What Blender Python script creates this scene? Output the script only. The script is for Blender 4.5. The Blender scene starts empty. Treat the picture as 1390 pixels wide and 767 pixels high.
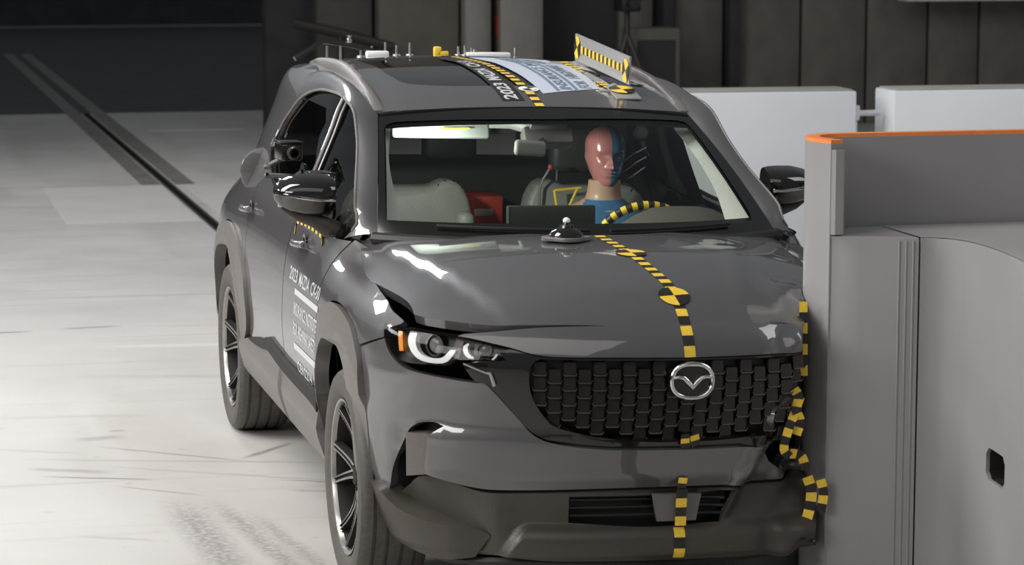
import bpy, bmesh, math, random
import numpy as np
from mathutils import Matrix, Vector
from mathutils.geometry import delaunay_2d_cdt
C = bpy.context.scene.collection
random.seed(7); RNG = np.random.default_rng(7)
PI = math.pi

# ------------------------------------------------------------------ camera, world, lights, exposure
cam_d = bpy.data.cameras.new('camera'); cam = bpy.data.objects.new('camera', cam_d); C.objects.link(cam)
cam_d.sensor_width = 36.0; cam_d.lens = 3605.7/1390*36; cam_d.clip_end = 200
_y, _p = .2396, .1368
_f = Vector((math.sin(_y)*math.cos(_p), math.cos(_y)*math.cos(_p), -math.sin(_p))); _r = Vector((math.cos(_y), -math.sin(_y), 0)); _u = _r.cross(_f)
cam.matrix_world = Matrix(((_r.x,_u.x,-_f.x,-2.4474),(_r.y,_u.y,-_f.y,-8.6089),(_r.z,_u.z,-_f.z,2.2216),(0,0,0,1)))
cam_d.dof.use_dof = True; cam_d.dof.focus_distance = 9.6; cam_d.dof.aperture_fstop = 5.6
bpy.context.scene.camera = cam
W = bpy.data.worlds.new('hall'); bpy.context.scene.world = W; W.use_nodes = True
W.node_tree.nodes['Background'].inputs[0].default_value = (.55,.58,.62,1); W.node_tree.nodes['Background'].inputs[1].default_value = .23
vs = bpy.context.scene.view_settings
vs.view_transform = 'Standard'; vs.look = 'None'; vs.gamma = 1; vs.exposure = 0.0; vs.use_curve_mapping = False
def area(name, loc, target, sx, sy, power, col=(1,.97,.93), spread=180):
    d = bpy.data.lights.new(name, 'AREA'); d.shape = 'RECTANGLE'; d.size = sx; d.size_y = sy; d.energy = power; d.color = col; d.spread = math.radians(spread)
    o = bpy.data.objects.new(name, d); C.objects.link(o); o.location = loc
    o.rotation_euler = (Vector(target)-Vector(loc)).to_track_quat('-Z','Y').to_euler(); return o
area('ceiling_bank_left', (-7.0,2.0,7.0), (-3.0,3.0,0), 3.5, 9.0, 760, (1,.975,.945), 130)
area('front_fill', (-4.5,-8.0,9.0), (-.2,-.5,.6), 14.0, 6.0, 200, (1,.97,.935), 150)  # added soft fill for surfaces facing the camera, no known lamp above there
area('right_fill', (9.0,-2.0,8.0), (3.2,6,.8), 6.0, 5.0, 190, (.96,.98,1), 120)  # added fill that brightens the white boxes, not a known ceiling lamp
area('ceiling_lamp_far', (-1.75,15.0,7.7), (-.7,.1,1.0), 1.8, 1.3, 260, (.95,.98,1))
area('ceiling_lamp_far_left', (-5.9,15,6.8), (-.87,-.3,1.0), 2.8, 1.8, 200, (.95,.98,1))
area('wall_lamp_left', (-8.6,6.0,4.6), (-.8,.7,1.2), 3.0, .9, 110, (.97,.98,1))
area('cabin_lamp', (-.515,1.03,1.39), (.45,1.55,1.2), .05, .04, 5.0, (.92,1,.94), 150)
area('left_side_fill', (-13.0,-6.5,6.0), (.5,-.5,.8), 8.0, 3.5, 310, (1,.97,.94), 120)  # added side fill for the barrier and car front, not a known lamp

# ------------------------------------------------------------------ materials
def mat(name, col, rough=.5, metal=0., coat=0., spec=.5, emit=0., alpha=None):
    m = bpy.data.materials.new(name); m.use_nodes = True; b = m.node_tree.nodes['Principled BSDF']
    b.inputs['Base Color'].default_value = (*col,1); b.inputs['Roughness'].default_value = rough; b.inputs['Metallic'].default_value = metal
    b.inputs['Coat Weight'].default_value = coat; b.inputs['Coat Roughness'].default_value = .03; b.inputs['Specular IOR Level'].default_value = spec
    if emit: b.inputs['Emission Color'].default_value = (*col,1); b.inputs['Emission Strength'].default_value = emit
    return m
def noisy(m, scale, amount, rough_amt=0., bump=0., detail=4, stretch=(1,1,1)):
    """fine procedural variation of base colour, roughness and relief"""
    nt = m.node_tree; b = nt.nodes['Principled BSDF']; c = b.inputs['Base Color'].default_value[:]
    tc = nt.nodes.new('ShaderNodeTexCoord'); mp = nt.nodes.new('ShaderNodeMapping'); mp.inputs['Scale'].default_value = stretch
    n = nt.nodes.new('ShaderNodeTexNoise'); n.inputs['Scale'].default_value = scale; n.inputs['Detail'].default_value = detail
    nt.links.new(tc.outputs['Object'], mp.inputs['Vector']); nt.links.new(mp.outputs['Vector'], n.inputs['Vector'])
    r = nt.nodes.new('ShaderNodeValToRGB'); r.color_ramp.elements[0].position = .3; r.color_ramp.elements[1].position = .7
    r.color_ramp.elements[0].color = (*[max(0,v*(1-amount)) for v in c[:3]],1); r.color_ramp.elements[1].color = (*[min(1,v*(1+amount)) for v in c[:3]],1)
    nt.links.new(n.outputs['Fac'], r.inputs['Fac']); nt.links.new(r.outputs['Color'], b.inputs['Base Color'])
    if rough_amt:
        mr = nt.nodes.new('ShaderNodeMapRange'); r0 = b.inputs['Roughness'].default_value
        mr.inputs['To Min'].default_value = max(0,r0-rough_amt); mr.inputs['To Max'].default_value = min(1,r0+rough_amt)
        nt.links.new(n.outputs['Fac'], mr.inputs['Value']); nt.links.new(mr.outputs['Result'], b.inputs['Roughness'])
    if bump:
        bp = nt.nodes.new('ShaderNodeBump'); bp.inputs['Strength'].default_value = bump; bp.inputs['Distance'].default_value = .01
        nt.links.new(n.outputs['Fac'], bp.inputs['Height']); nt.links.new(bp.outputs['Normal'], b.inputs['Normal'])
    return m
def glassmat(name, tint, fres=1.45, rough=0.0):
    m = bpy.data.materials.new(name); m.use_nodes = True; nt = m.node_tree; nt.nodes.clear()
    o = nt.nodes.new('ShaderNodeOutputMaterial'); mx = nt.nodes.new('ShaderNodeMixShader'); t = nt.nodes.new('ShaderNodeBsdfTransparent')
    g = nt.nodes.new('ShaderNodeBsdfGlossy'); lw = nt.nodes.new('ShaderNodeLayerWeight'); pw = nt.nodes.new('ShaderNodeMath'); pw.operation = 'POWER'; pw.inputs[1].default_value = 5; f = nt.nodes.new('ShaderNodeMapRange'); lw.inputs[0].default_value = .5
    t.inputs[0].default_value = (*tint,1); g.inputs['Roughness'].default_value = rough; f.inputs['To Min'].default_value = ((fres-1)/(fres+1))**2*1.6; f.inputs['To Max'].default_value = 1.0; nt.links.new(lw.outputs['Facing'], pw.inputs[0]); nt.links.new(pw.outputs[0], f.inputs['Value'])
    nt.links.new(f.outputs[0], mx.inputs[0]); nt.links.new(t.outputs[0], mx.inputs[1]); nt.links.new(g.outputs[0], mx.inputs[2]); nt.links.new(mx.outputs[0], o.inputs[0]); return m
M = {}
M['paint'] = noisy(mat('car_paint_grey', (.092,.089,.091), .42, .25, 1.0), 900, .10); M['paint'].node_tree.nodes['Principled BSDF'].inputs['Coat IOR'].default_value = 1.75
M['clad'] = noisy(mat('grey_plastic_cladding', (.135,.125,.118), .42), 220, .10, .06, .15)
M['clad_dark'] = noisy(mat('dark_plastic_cladding', (.055,.048,.040), .36), 220, .10, .06, .1)
M['gloss'] = mat('gloss_black', (.012,.011,.010), .06, 0, .6)
M['grille_face'] = mat('grille_brown_black', (.022,.018,.015), .16)
M['strip_black'] = mat('matt_dark_strip', (.030,.028,.026), .75, 0, 0, .25)
M['black'] = mat('black_plastic', (.012,.012,.012), .45)
M['chrome'] = mat('chrome', (.75,.75,.74), .12, 1)
M['darkchrome'] = mat('dark_chrome', (.13,.125,.12), .22, 1)
M['silver'] = mat('satin_silver', (.48,.48,.47), .3, .9)
M['rubber'] = noisy(mat('tyre_rubber', (.075,.068,.060), .62), 60, .18, .08)
M['alloy'] = mat('machined_alloy', (.34,.325,.31), .28, .85)
M['alloy_dark'] = mat('dark_alloy', (.018,.017,.016), .65, .0, 0, .2)
M['wind'] = glassmat('windshield_glass', (.90,.94,.90), 1.28)
M['tint'] = glassmat('tinted_window_glass', (.34,.34,.33), 1.5)
M['clear'] = glassmat('clear_lens', (.95,.95,.95), 1.25)
M['frit'] = mat('black_frit', (.008,.008,.007), .12)
M['leather'] = noisy(mat('pale_grey_leather', (.20,.20,.18), .5), 160, .08, .05, .1)
M['trim'] = noisy(mat('pale_interior_trim', (.52,.53,.49), .6), 120, .06)
M['inner'] = noisy(mat('dark_interior_plastic', (.030,.031,.027), .55), 120, .15)
M['dash'] = noisy(mat('dashboard_plastic', (.085,.078,.066), .5), 150, .12, .05)
M['visor'] = mat('pale_visor_cloth', (.38,.40,.37), .6)
M['white'] = mat('white_plastic', (.82,.84,.82), .35)
M['decal'] = mat('white_vinyl', (.52,.54,.55), .4)
M['decal_blue'] = mat('pale_blue_vinyl', (.50,.55,.63), .4)
M['decal_navy'] = mat('slate_blue_vinyl', (.17,.22,.30), .4)
M['yellow'] = noisy(mat('yellow_tape', (.83,.56,.05), .45), 90, .10)
M['tapeblack'] = mat('black_tape', (.018,.017,.015), .4)
M['amber'] = mat('amber_lens', (.75,.28,.05), .2)
M['red'] = noisy(mat('red_paint', (.50,.055,.035), .5), 30, .12)
M['tin'] = noisy(mat('brushed_aluminium_sheet', (.42,.42,.41), .42, .5), 150, .06)
M['darksteel'] = noisy(mat('dark_steel', (.05,.048,.045), .4, .5), 80, .2)
M['lampwhite'] = mat('drl_white', (.80,.82,.80), .25)  # white plastic of the unlit running lights
M['clearplate'] = mat('grey_plastic_plate', (.16,.16,.155), .2)

# ------------------------------------------------------------------ object helpers
ROOT = {}
def thing(name, label, cat, loc=(0,0,0), rot=(0,0,0), group=None):
    o = bpy.data.objects.new(name, None); C.objects.link(o); o.location = loc; o.rotation_euler = rot; o.empty_display_size = .1
    o['label'] = label; o['category'] = cat
    if group: o['group'] = group
    return o
def mk(name, V, F, mats, parent=None, angle=35, fm=None, normals=None, label=None, kind=None):
    me = bpy.data.meshes.new(name); me.from_pydata([tuple(map(float,v)) for v in V], [], [tuple(int(i) for i in f) for f in F])
    if not isinstance(mats,(list,tuple)): mats = [mats]
    for m in mats: me.materials.append(M[m] if isinstance(m,str) else m)
    if fm is not None: me.polygons.foreach_set('material_index', list(map(int,fm)))
    if angle is not None or normals is not None:
        me.polygons.foreach_set('use_smooth', [True]*len(me.polygons))
        if normals is not None: me.normals_split_custom_set_from_vertices([tuple(map(float,n)) for n in normals])
        elif angle < 180: me.set_sharp_from_angle(angle=math.radians(angle))
    me.update()
    o = bpy.data.objects.new(name, me); C.objects.link(o)
    if parent is not None: o.parent = parent
    if label: o['label'] = label
    if kind: o['kind'] = kind
    return o
def link(name, me, parent=None, mw=None):
    o = bpy.data.objects.new(name, me); C.objects.link(o)
    if parent is not None: o.parent = parent
    if mw is not None: o.matrix_basis = mw
    return o
class MB:
    """collects primitives; build() links them as one mesh object"""
    def __init__(s): s.V=[]; s.F=[]; s.M=[]
    def add(s, V, F, m=0, T=None):
        k=len(s.V); V=np.asarray(V,float)
        if T is not None: T=np.array(T); V=V@T[:3,:3].T+T[:3,3]
        s.V+=V.tolist(); s.F+=[[i+k for i in f] for f in F]; s.M+=[m]*len(F); return s
    def bm(s, b, m=0, T=None):
        b.verts.index_update(); V=[v.co[:] for v in b.verts]; F=[[v.index for v in f.verts] for f in b.faces]; b.free(); return s.add(V,F,m,T)
    def box(s, c, d, m=0, bev=0., rot=None, seg=2):
        b=bmesh.new(); bmesh.ops.create_cube(b,size=1); bmesh.ops.scale(b,vec=d,verts=b.verts)
        if bev: bmesh.ops.bevel(b,geom=b.edges[:],offset=min(bev,min(d)*.49),segments=seg,affect='EDGES',profile=.5)
        T=Matrix.Translation(c)
        if rot is not None: T=T@(rot if isinstance(rot,Matrix) else Matrix.Rotation(rot[0],4,'X')@Matrix.Rotation(rot[1],4,'Y')@Matrix.Rotation(rot[2],4,'Z'))
        return s.bm(b,m,T)
    def lathe(s, prof, n=32, m=0, T=None, a0=0, a1=2*PI, ms=None):
        """prof: (r, h) pairs turned about the local Z axis"""
        full=abs(a1-a0-2*PI)<1e-6; k=n if full else n+1; V=[];F=[];mm=[]
        for i in range(k):
            a=a0+(a1-a0)*i/n
            for r,h in prof: V.append((r*math.cos(a),r*math.sin(a),h))
        L=len(prof)
        for i in range(n):
            j=(i+1)%k
            for q in range(L-1):
                F.append([i*L+q,j*L+q,j*L+q+1,i*L+q+1]); mm.append(ms[q] if ms else m)
        k0=len(s.V); s.add(V,F,m,T)
        s.M[-len(F):]=mm; return s
    def cyl(s, p, q, r, m=0, n=12, r2=None):
        return s.tube([p,q],[r,r if r2 is None else r2],m,n)
    def tube(s, pts, r, m=0, n=8, cap=True, sx=1., up=None):
        pts=[Vector(p) for p in pts]; R=r if isinstance(r,(list,tuple)) else [r]*len(pts)
        V=[];F=[]; prev=None
        for i,p in enumerate(pts):
            t=(pts[min(i+1,len(pts)-1)]-pts[max(i-1,0)]).normalized()
            if prev is None:
                ref=Vector(up) if up else (Vector((0,0,1)) if abs(t.z)<.9 else Vector((1,0,0))); a=(ref-t*ref.dot(t)).normalized()
            else: a=(prev-t*prev.dot(t)).normalized()
            prev=a; b=t.cross(a)
            for k in range(n):
                w=2*PI*k/n; V.append((p+a*math.cos(w)*R[i]+b*math.sin(w)*R[i]*sx)[:])
        for i in range(len(pts)-1):
            for k in range(n): F.append([i*n+k,i*n+(k+1)%n,(i+1)*n+(k+1)%n,(i+1)*n+k])
        if cap: F.append(list(range(n))[::-1]); F.append([ (len(pts)-1)*n+k for k in range(n)])
        return s.add(V,F,m)
    def prism(s, poly, h0, h1, m=0, T=None, bev=0.):
        """poly in local XY, extruded along Z"""
        b=bmesh.new(); vs_=[b.verts.new((x,y,h0)) for x,y in poly]; f=b.faces.new(vs_)
        r=bmesh.ops.extrude_face_region(b,geom=[f]); bmesh.ops.translate(b,vec=(0,0,h1-h0),verts=[v for v in r['geom'] if isinstance(v,bmesh.types.BMVert)])
        bmesh.ops.recalc_face_normals(b,faces=b.faces[:])
        if bev: bmesh.ops.bevel(b,geom=b.edges[:],offset=bev,segments=2,affect='EDGES',profile=.5)
        return s.bm(b,m,T)
    def sphere(s, c, d, m=0, nu=16, nv=10):
        b=bmesh.new(); bmesh.ops.create_uvsphere(b,u_segments=nu,v_segments=nv,radius=1); bmesh.ops.scale(b,vec=d,verts=b.verts); return s.bm(b,m,Matrix.Translation(c))
    def mesh(s, name, mats, angle=35):
        o=s.build(name,mats,None,angle); me=o.data; bpy.data.objects.remove(o); return me
    def build(s, name, mats, parent=None, angle=35, label=None, kind=None): return mk(name,s.V,s.F,mats,parent,angle,s.M,None,label,kind)
AX_X = Matrix.Rotation(PI/2,4,'Y')      # local Z -> world X
# ------------------------------------------------------------------ outline helpers and surface panels
def spline(pts, step=.03, closed=False):
    """Catmull-Rom through pts; a point given twice in a row is a corner"""
    P=[np.array(p,float) for p in pts]; segs=[];out=[]
    n=len(P); rng=range(n if closed else n-1)
    for i in rng:
        b,c=P[i],P[(i+1)%n]
        if np.allclose(b,c): continue
        a=P[(i-1)%n] if (closed or i>0) else 2*b-c; d=P[(i+2)%n] if (closed or i+2<n) else 2*c-b
        if np.allclose(a,b): a=2*b-c
        if np.allclose(c,d): d=2*c-b
        k=max(1,int(np.ceil(np.linalg.norm(c-b)/step)))
        for t in np.arange(k)/k:
            out.append(.5*((2*b)+(c-a)*t+(2*a-5*b+4*c-d)*t*t+(3*b-a-3*c+d)*t**3))
    if not closed: out.append(P[-1])
    return np.array(out)
def poly(pts, step=.03, closed=True):
    """straight-edged outline, subdivided"""
    P=[np.array(p,float) for p in pts]; out=[]; n=len(P)
    for i in range(n if closed else n-1):
        b,c=P[i],P[(i+1)%n]; k=max(1,int(np.ceil(np.linalg.norm(c-b)/step)))
        for t in np.arange(k)/k: out.append(b+(c-b)*t)
    if not closed: out.append(P[-1])
    return np.array(out)
def inside(pts, pl):
    x,y=pts[:,0],pts[:,1]; r=np.zeros(len(pts),bool); n=len(pl)
    for i in range(n):
        x1,y1=pl[i]; x2,y2=pl[(i+1)%n]
        if y1==y2: continue
        c=((y1>y)!=(y2>y))&(x<(x2-x1)*(y-y1)/(y2-y1)+x1); r^=c
    return r
def segdist(pts, pl):
    d=np.full(len(pts),1e9); n=len(pl)
    for i in range(n):
        a=pl[i]; b=pl[(i+1)%n]; ab=b-a; t=np.clip(((pts-a)@ab)/max(ab@ab,1e-12),0,1); d=np.minimum(d,np.linalg.norm(pts-a-t[:,None]*ab,axis=1))
    return d
def surf(fn, sg=1, post=None):
    def F(a,b,o=0.):
        P=fn(a,b,o)*np.array([sg,1.,1.]); return post(P) if post else P
    return F
def nrm(v): return v/np.maximum(np.linalg.norm(v,axis=-1,keepdims=True),1e-9)
def panel(name, F, outline, mats, parent, sp=.035, out=0., thick=.018, holes=(), relief=None, label=None):
    """a sheet cut to an outline in the parameters of surface F, with folded edges of its own thickness; relief(a,b) adds height"""
    loops=[np.asarray(outline)]+[np.asarray(h) for h in holes]
    lo=loops[0].min(0); hi=loops[0].max(0); gx=np.arange(lo[0]+sp*.5,hi[0],sp); gy=np.arange(lo[1]+sp*.5,hi[1],sp)
    A,B=np.meshgrid(gx,gy,indexing='ij'); B=B.copy(); G=np.stack([A.ravel(),B.ravel()],1)
    k=inside(G,loops[0])
    for h in loops[1:]: k&=~inside(G,h)
    G=G[k]
    if len(G):
        d=np.min([segdist(G,l) for l in loops],axis=0); G=G[d>sp*.35]
    v2=[];ed=[]
    for l in loops:
        s=len(v2); v2+=[Vector(p) for p in l]; ed+=[(s+i,s+(i+1)%len(l)) for i in range(len(l))]
    v2+=[Vector(p) for p in G]
    rv,re,rf,ov,oe,of=delaunay_2d_cdt(v2,ed,[],1,1e-6)
    V2=np.array([p[:] for p in rv]); T=[f for f in rf]
    if holes:
        cen=np.array([V2[list(f)].mean(0) for f in T]); bad=np.zeros(len(T),bool)
        for h in loops[1:]: bad|=inside(cen,h)
        T=[f for f,b in zip(T,bad) if not b]
    def pos(ab,o): 
        r=relief(ab[:,0],ab[:,1]) if relief else 0.
        return F(ab[:,0],ab[:,1],o+r)
    def normal(ab):
        h=2e-3; P=pos(ab,out); da=pos(ab+[h,0],out)-pos(ab-[h,0],out); db=pos(ab+[0,h],out)-pos(ab-[0,h],out)
        N=np.cross(da,db); o=F(ab[:,0],ab[:,1],out+.01)-F(ab[:,0],ab[:,1],out); sgn=1 if (N*o).sum()>0 else -1
        return nrm(N)*sgn,sgn
    P=pos(V2,out); N,_=normal(V2); V=P.tolist(); NN=N.tolist(); FF=[]
    for f in T:
        f=list(f); g=np.cross(P[f[1]]-P[f[0]],P[f[2]]-P[f[0]])
        if (g*N[f].sum(0)).sum()<0: f=f[::-1]
        FF.append(f)
    if thick:
        for l in loops:
            tp=pos(l,out); ln,_=normal(l); bt=tp-ln*thick; n=len(l); k0=len(V)
            ar=.5*np.sum(l[:,0]*np.roll(l[:,1],-1)-np.roll(l[:,0],-1)*l[:,1])
            fn_=[];q=[]
            for i in range(n):
                j=(i+1)%n; g=np.cross(tp[j]-tp[i],bt[i]-tp[i]); q.append([k0+i,k0+j,k0+n+j,k0+n+i]); fn_.append(-g)
            fn_=nrm(np.array(fn_))*-1; vn=nrm(fn_+np.roll(fn_,1,axis=0))
            V+=tp.tolist()+bt.tolist(); NN+=vn.tolist()*2; FF+=q
    return mk(name,V,FF,mats,parent,None,None,NN,label)
def gridmesh(name, P, mats, parent, outdir=None, thick=.0, label=None, angle=None):
    """a smooth sheet from an (n, m, 3) array of points"""
    n,m,_=P.shape; da=np.gradient(P,axis=0); db=np.gradient(P,axis=1); N=nrm(np.cross(da,db))
    if outdir is not None and (N*np.array(outdir)).sum()<0: N=-N; flip=True
    else: flip=False
    V=P.reshape(-1,3).tolist(); NN=N.reshape(-1,3).tolist(); FF=[]
    for i in range(n-1):
        for j in range(m-1):
            f=[i*m+j,(i+1)*m+j,(i+1)*m+j+1,i*m+j+1]; FF.append(f[::-1] if flip else f)
    return mk(name,V,FF,mats,parent,None,None,NN,label)
def tape(name, pts, nrmls, width, L, parent, up=.0015, start=0, label=None):
    """checked marker tape laid along pts (dense 3-D polyline on a surface with normals)"""
    pts=np.asarray(pts,float); N=nrm(np.asarray(nrmls,float)); s=np.r_[0,np.cumsum(np.linalg.norm(np.diff(pts,axis=0),axis=1))]
    n=max(2,int(round(s[-1]/L))); sub=2; t=np.linspace(0,s[-1],n*sub+1)
    P=np.stack([np.interp(t,s,pts[:,k]) for k in range(3)],1); NN=nrm(np.stack([np.interp(t,s,N[:,k]) for k in range(3)],1))
    Tn=nrm(np.gradient(P,axis=0)); S=nrm(np.cross(NN,Tn)); V=[];F=[];fm=[]
    for i in range(len(P)):
        V+=[P[i]-S[i]*width/2+NN[i]*up, P[i]+NN[i]*up*1.2, P[i]+S[i]*width/2+NN[i]*up]
    for i in range(len(P)-1):
        for k in range(2): F.append([3*i+k,3*i+k+1,3*i+k+4,3*i+k+3]); fm.append((i//sub+start)%2)
    return mk(name,V,F,['yellow','tapeblack'],parent,180,fm,None,label)
def on(F, pts, step=.02, out=0.):
    """points and normals along a polyline in the parameters of surface F"""
    ab=poly(pts,step,False); P=F(ab[:,0],ab[:,1],out); Q=F(ab[:,0],ab[:,1],out+.01); return P,Q-P
def target(name, c, n, x, r, parent, mats=('yellow','tapeblack'), up=.002, ry=None, label=None):
    """round quadrant marker, lying at c with normal n"""
    n=nrm(np.array(n,float)); x=np.array(x,float); x=nrm(x-n*(x@n)); y=np.cross(n,x); V=[np.array(c)+n*up]; F=[];fm=[]; K=24; ry=ry or r
    for i in range(K):
        a=2*PI*i/K; V.append(np.array(c)+n*up+x*math.cos(a)*r+y*math.sin(a)*ry)
    for i in range(K): F.append([0,1+i,1+(i+1)%K]); fm.append((i*4//K)%2)
    return mk(name,V,F,list(mats),parent,None,fm,None,label)
def target_on(name, F, a, b, r, parent, mats=('yellow','tapeblack'), up=.003, turn=0.):
    """round quadrant marker lying on a surface whose parameters are plan coordinates"""
    K=24; ab=[(a,b)]+[(a+q*r*math.cos(2*PI*i/K+turn),b+q*r*math.sin(2*PI*i/K+turn)) for q in (.5,1.) for i in range(K)]
    ab=np.array(ab); V=F(ab[:,0],ab[:,1],up); F_=[];fm=[]
    for i in range(K):
        j=(i+1)%K; F_+=[[0,1+i,1+j],[1+i,1+K+i,1+K+j,1+j]]; fm+=[(i*4//K)%2]*2
    return mk(name,V,F_,list(mats),parent,None,fm)
_txt={}
def text2d(body, squeeze=1., bold=.0):
    cu=bpy.data.curves.new('t','FONT'); cu.body=body; cu.size=1; cu.offset=bold; cu.resolution_u=2
    o=bpy.data.objects.new('t',cu); C.objects.link(o); dg=bpy.context.evaluated_depsgraph_get(); me=o.evaluated_get(dg).to_mesh()
    V=np.array([v.co[:2] for v in me.vertices]); F=[list(p.vertices) for p in me.polygons]; o.evaluated_get(dg).to_mesh_clear()
    bpy.data.objects.remove(o); bpy.data.curves.remove(cu)
    V-=V.min(0); V/=V.max(0); return V,F
def lettering(name, body, F, a0, a1, b0, b1, m, parent, out=.002, swap=False, bold=.02):
    """text fitted to the parameter box a0..a1 (reading direction) x b0..b1 (upwards); swap exchanges the two parameters"""
    V,Fc=text2d(body,1,bold); A=a0+(a1-a0)*V[:,0]; B=b0+(b1-b0)*V[:,1]
    P=F(B,A,out) if swap else F(A,B,out); return mk(name,P,Fc,m,parent,None)
# ------------------------------------------------------------------ the hall
def floormat():
    m = mat('painted_concrete_floor', (.62,.605,.58), .40); nt = m.node_tree; b = nt.nodes['Principled BSDF']; L = nt.links.new
    tc = nt.nodes.new('ShaderNodeTexCoord')
    def noise(scale, stretch=(1,1,1), rot=0, detail=5, dist=0):
        mp = nt.nodes.new('ShaderNodeMapping'); mp.inputs['Scale'].default_value = stretch; mp.inputs['Rotation'].default_value = (0,0,rot)
        n = nt.nodes.new('ShaderNodeTexNoise'); n.inputs['Scale'].default_value = scale; n.inputs['Detail'].default_value = detail; n.inputs['Distortion'].default_value = dist
        L(tc.outputs['Object'], mp.inputs['Vector']); L(mp.outputs['Vector'], n.inputs['Vector']); return n.outputs['Fac']
    def ramp(fac, p0, p1, c0, c1):
        r = nt.nodes.new('ShaderNodeValToRGB'); r.color_ramp.elements[0].position = p0; r.color_ramp.elements[1].position = p1
        r.color_ramp.elements[0].color = (*c0,1); r.color_ramp.elements[1].color = (*c1,1); L(fac, r.inputs['Fac']); return r.outputs['Color']
    def mul(a, c):
        n = nt.nodes.new('ShaderNodeMix'); n.data_type = 'RGBA'; n.blend_type = 'MULTIPLY'; n.inputs[0].default_value = 1; L(a, n.inputs[6]); L(c, n.inputs[7]); return n.outputs[2]
    c = ramp(noise(.7,detail=8), .3, .7, (.425,.408,.392), (.505,.487,.470))
    c = mul(c, ramp(noise(1.3,(1,.12,1),.35,6,.6), .38, .50, (.90,.885,.865), (1,1,1)))       # long scuffs along the track
    c = mul(c, ramp(noise(3.0,(.08,1.6,1),.22,7,.4), .30, .42, (.80,.77,.74), (1,1,1)))
    c = mul(c, ramp(noise(14,(1,1,1),0,3), .26, .36, (.88,.86,.84), (1,1,1)))
    # scratches, tyre marks and cracks with places of their own on the floor
    def mark(x0,y0,x1,y1,w,st,sc,col):
        nonlocal c
        mp = nt.nodes.new('ShaderNodeMapping'); mp.vector_type = 'TEXTURE'; ln = math.hypot(x1-x0,y1-y0)
        mp.inputs['Location'].default_value = ((x0+x1)/2,(y0+y1)/2,0); mp.inputs['Rotation'].default_value = (0,0,math.atan2(y1-y0,x1-x0)); mp.inputs['Scale'].default_value = (ln,w,1)
        wb_ = nt.nodes.new('ShaderNodeTexNoise'); wb_.inputs['Scale'].default_value = 6; L(tc.outputs['Object'], wb_.inputs['Vector'])
        off = nt.nodes.new('ShaderNodeVectorMath'); off.operation = 'MULTIPLY_ADD'; off.inputs[1].default_value = (.03,.03,0); off.inputs[2].default_value = (-.015,-.015,0); L(wb_.outputs['Color'], off.inputs[0])
        ad = nt.nodes.new('ShaderNodeVectorMath'); L(tc.outputs['Object'], ad.inputs[0]); L(off.outputs[0], ad.inputs[1]); L(ad.outputs[0], mp.inputs['Vector'])
        sp = nt.nodes.new('ShaderNodeSeparateXYZ'); L(mp.outputs['Vector'], sp.inputs[0]); res = []
        for k,(lo,hi) in ((0,(.25,.5)),(1,(.1,.5))):
            ab = nt.nodes.new('ShaderNodeMath'); ab.operation = 'ABSOLUTE'; L(sp.outputs[k], ab.inputs[0])
            mr_ = nt.nodes.new('ShaderNodeMapRange'); mr_.inputs['From Min'].default_value = lo; mr_.inputs['From Max'].default_value = hi; mr_.inputs['To Min'].default_value = 1; mr_.inputs['To Max'].default_value = 0; L(ab.outputs[0], mr_.inputs['Value']); res.append(mr_.outputs['Result'])
        n_ = nt.nodes.new('ShaderNodeTexNoise'); n_.inputs['Scale'].default_value = sc; n_.inputs['Detail'].default_value = 5
        mp2 = nt.nodes.new('ShaderNodeMapping'); mp2.inputs['Scale'].default_value = (.35,3,1) if sc < 40 else (1,1,1); L(mp.outputs['Vector'] if sc < 40 else tc.outputs['Object'], mp2.inputs['Vector']); L(mp2.outputs['Vector'], n_.inputs['Vector'])
        mr2 = nt.nodes.new('ShaderNodeMapRange'); mr2.inputs['From Min'].default_value = .32; mr2.inputs['From Max'].default_value = .55; mr2.inputs['To Max'].default_value = st; L(n_.outputs['Fac'], mr2.inputs['Value'])
        m1 = nt.nodes.new('ShaderNodeMath'); m1.operation = 'MULTIPLY'; L(res[0], m1.inputs[0]); L(res[1], m1.inputs[1])
        m2 = nt.nodes.new('ShaderNodeMath'); m2.operation = 'MULTIPLY'; L(m1.outputs[0], m2.inputs[0]); L(mr2.outputs['Result'], m2.inputs[1])
        mx = nt.nodes.new('ShaderNodeMix'); mx.data_type = 'RGBA'; L(m2.outputs[0], mx.inputs[0]); L(c, mx.inputs[6]); mx.inputs[7].default_value = (*col,1); c = mx.outputs[2]
    dk=(.10,.075,.065); gy=(.21,.195,.185)
    for a in ((-1.95,5.78,-1.58,5.80,.06,1.0,8,dk),(-1.45,5.85,-1.10,5.88,.055,1.0,8,dk),(-1.1,5.85,.1,5.70,.05,.4,8,gy),(-1.35,5.2,-.02,5.05,.12,.35,7,(.8,.78,.76)),
              (-1.80,1.98,-1.36,1.80,.035,1.0,9,dk),(-1.86,2.15,-1.5,1.98,.09,.5,9,dk),(-1.62,2.70,-1.38,2.74,.12,.75,7,gy),(-1.45,2.88,-1.38,2.86,.06,.9,8,gy),(-1.55,2.55,-.92,2.05,.035,.7,9,dk),(-.98,2.12,-.70,2.45,.05,.8,9,dk),
              (-1.9,2.35,-.55,1.95,.05,.55,9,gy),(-1.6,2.15,-.55,1.55,.04,.5,9,gy),(-1.55,1.75,-1.2,1.45,.03,.6,9,dk),(-.9,1.70,-.55,1.52,.03,.7,9,dk),(-.9,1.5,-.6,1.38,.05,.6,9,gy),(-2.0,2.6,-1.6,2.4,.06,.4,9,gy),
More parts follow.
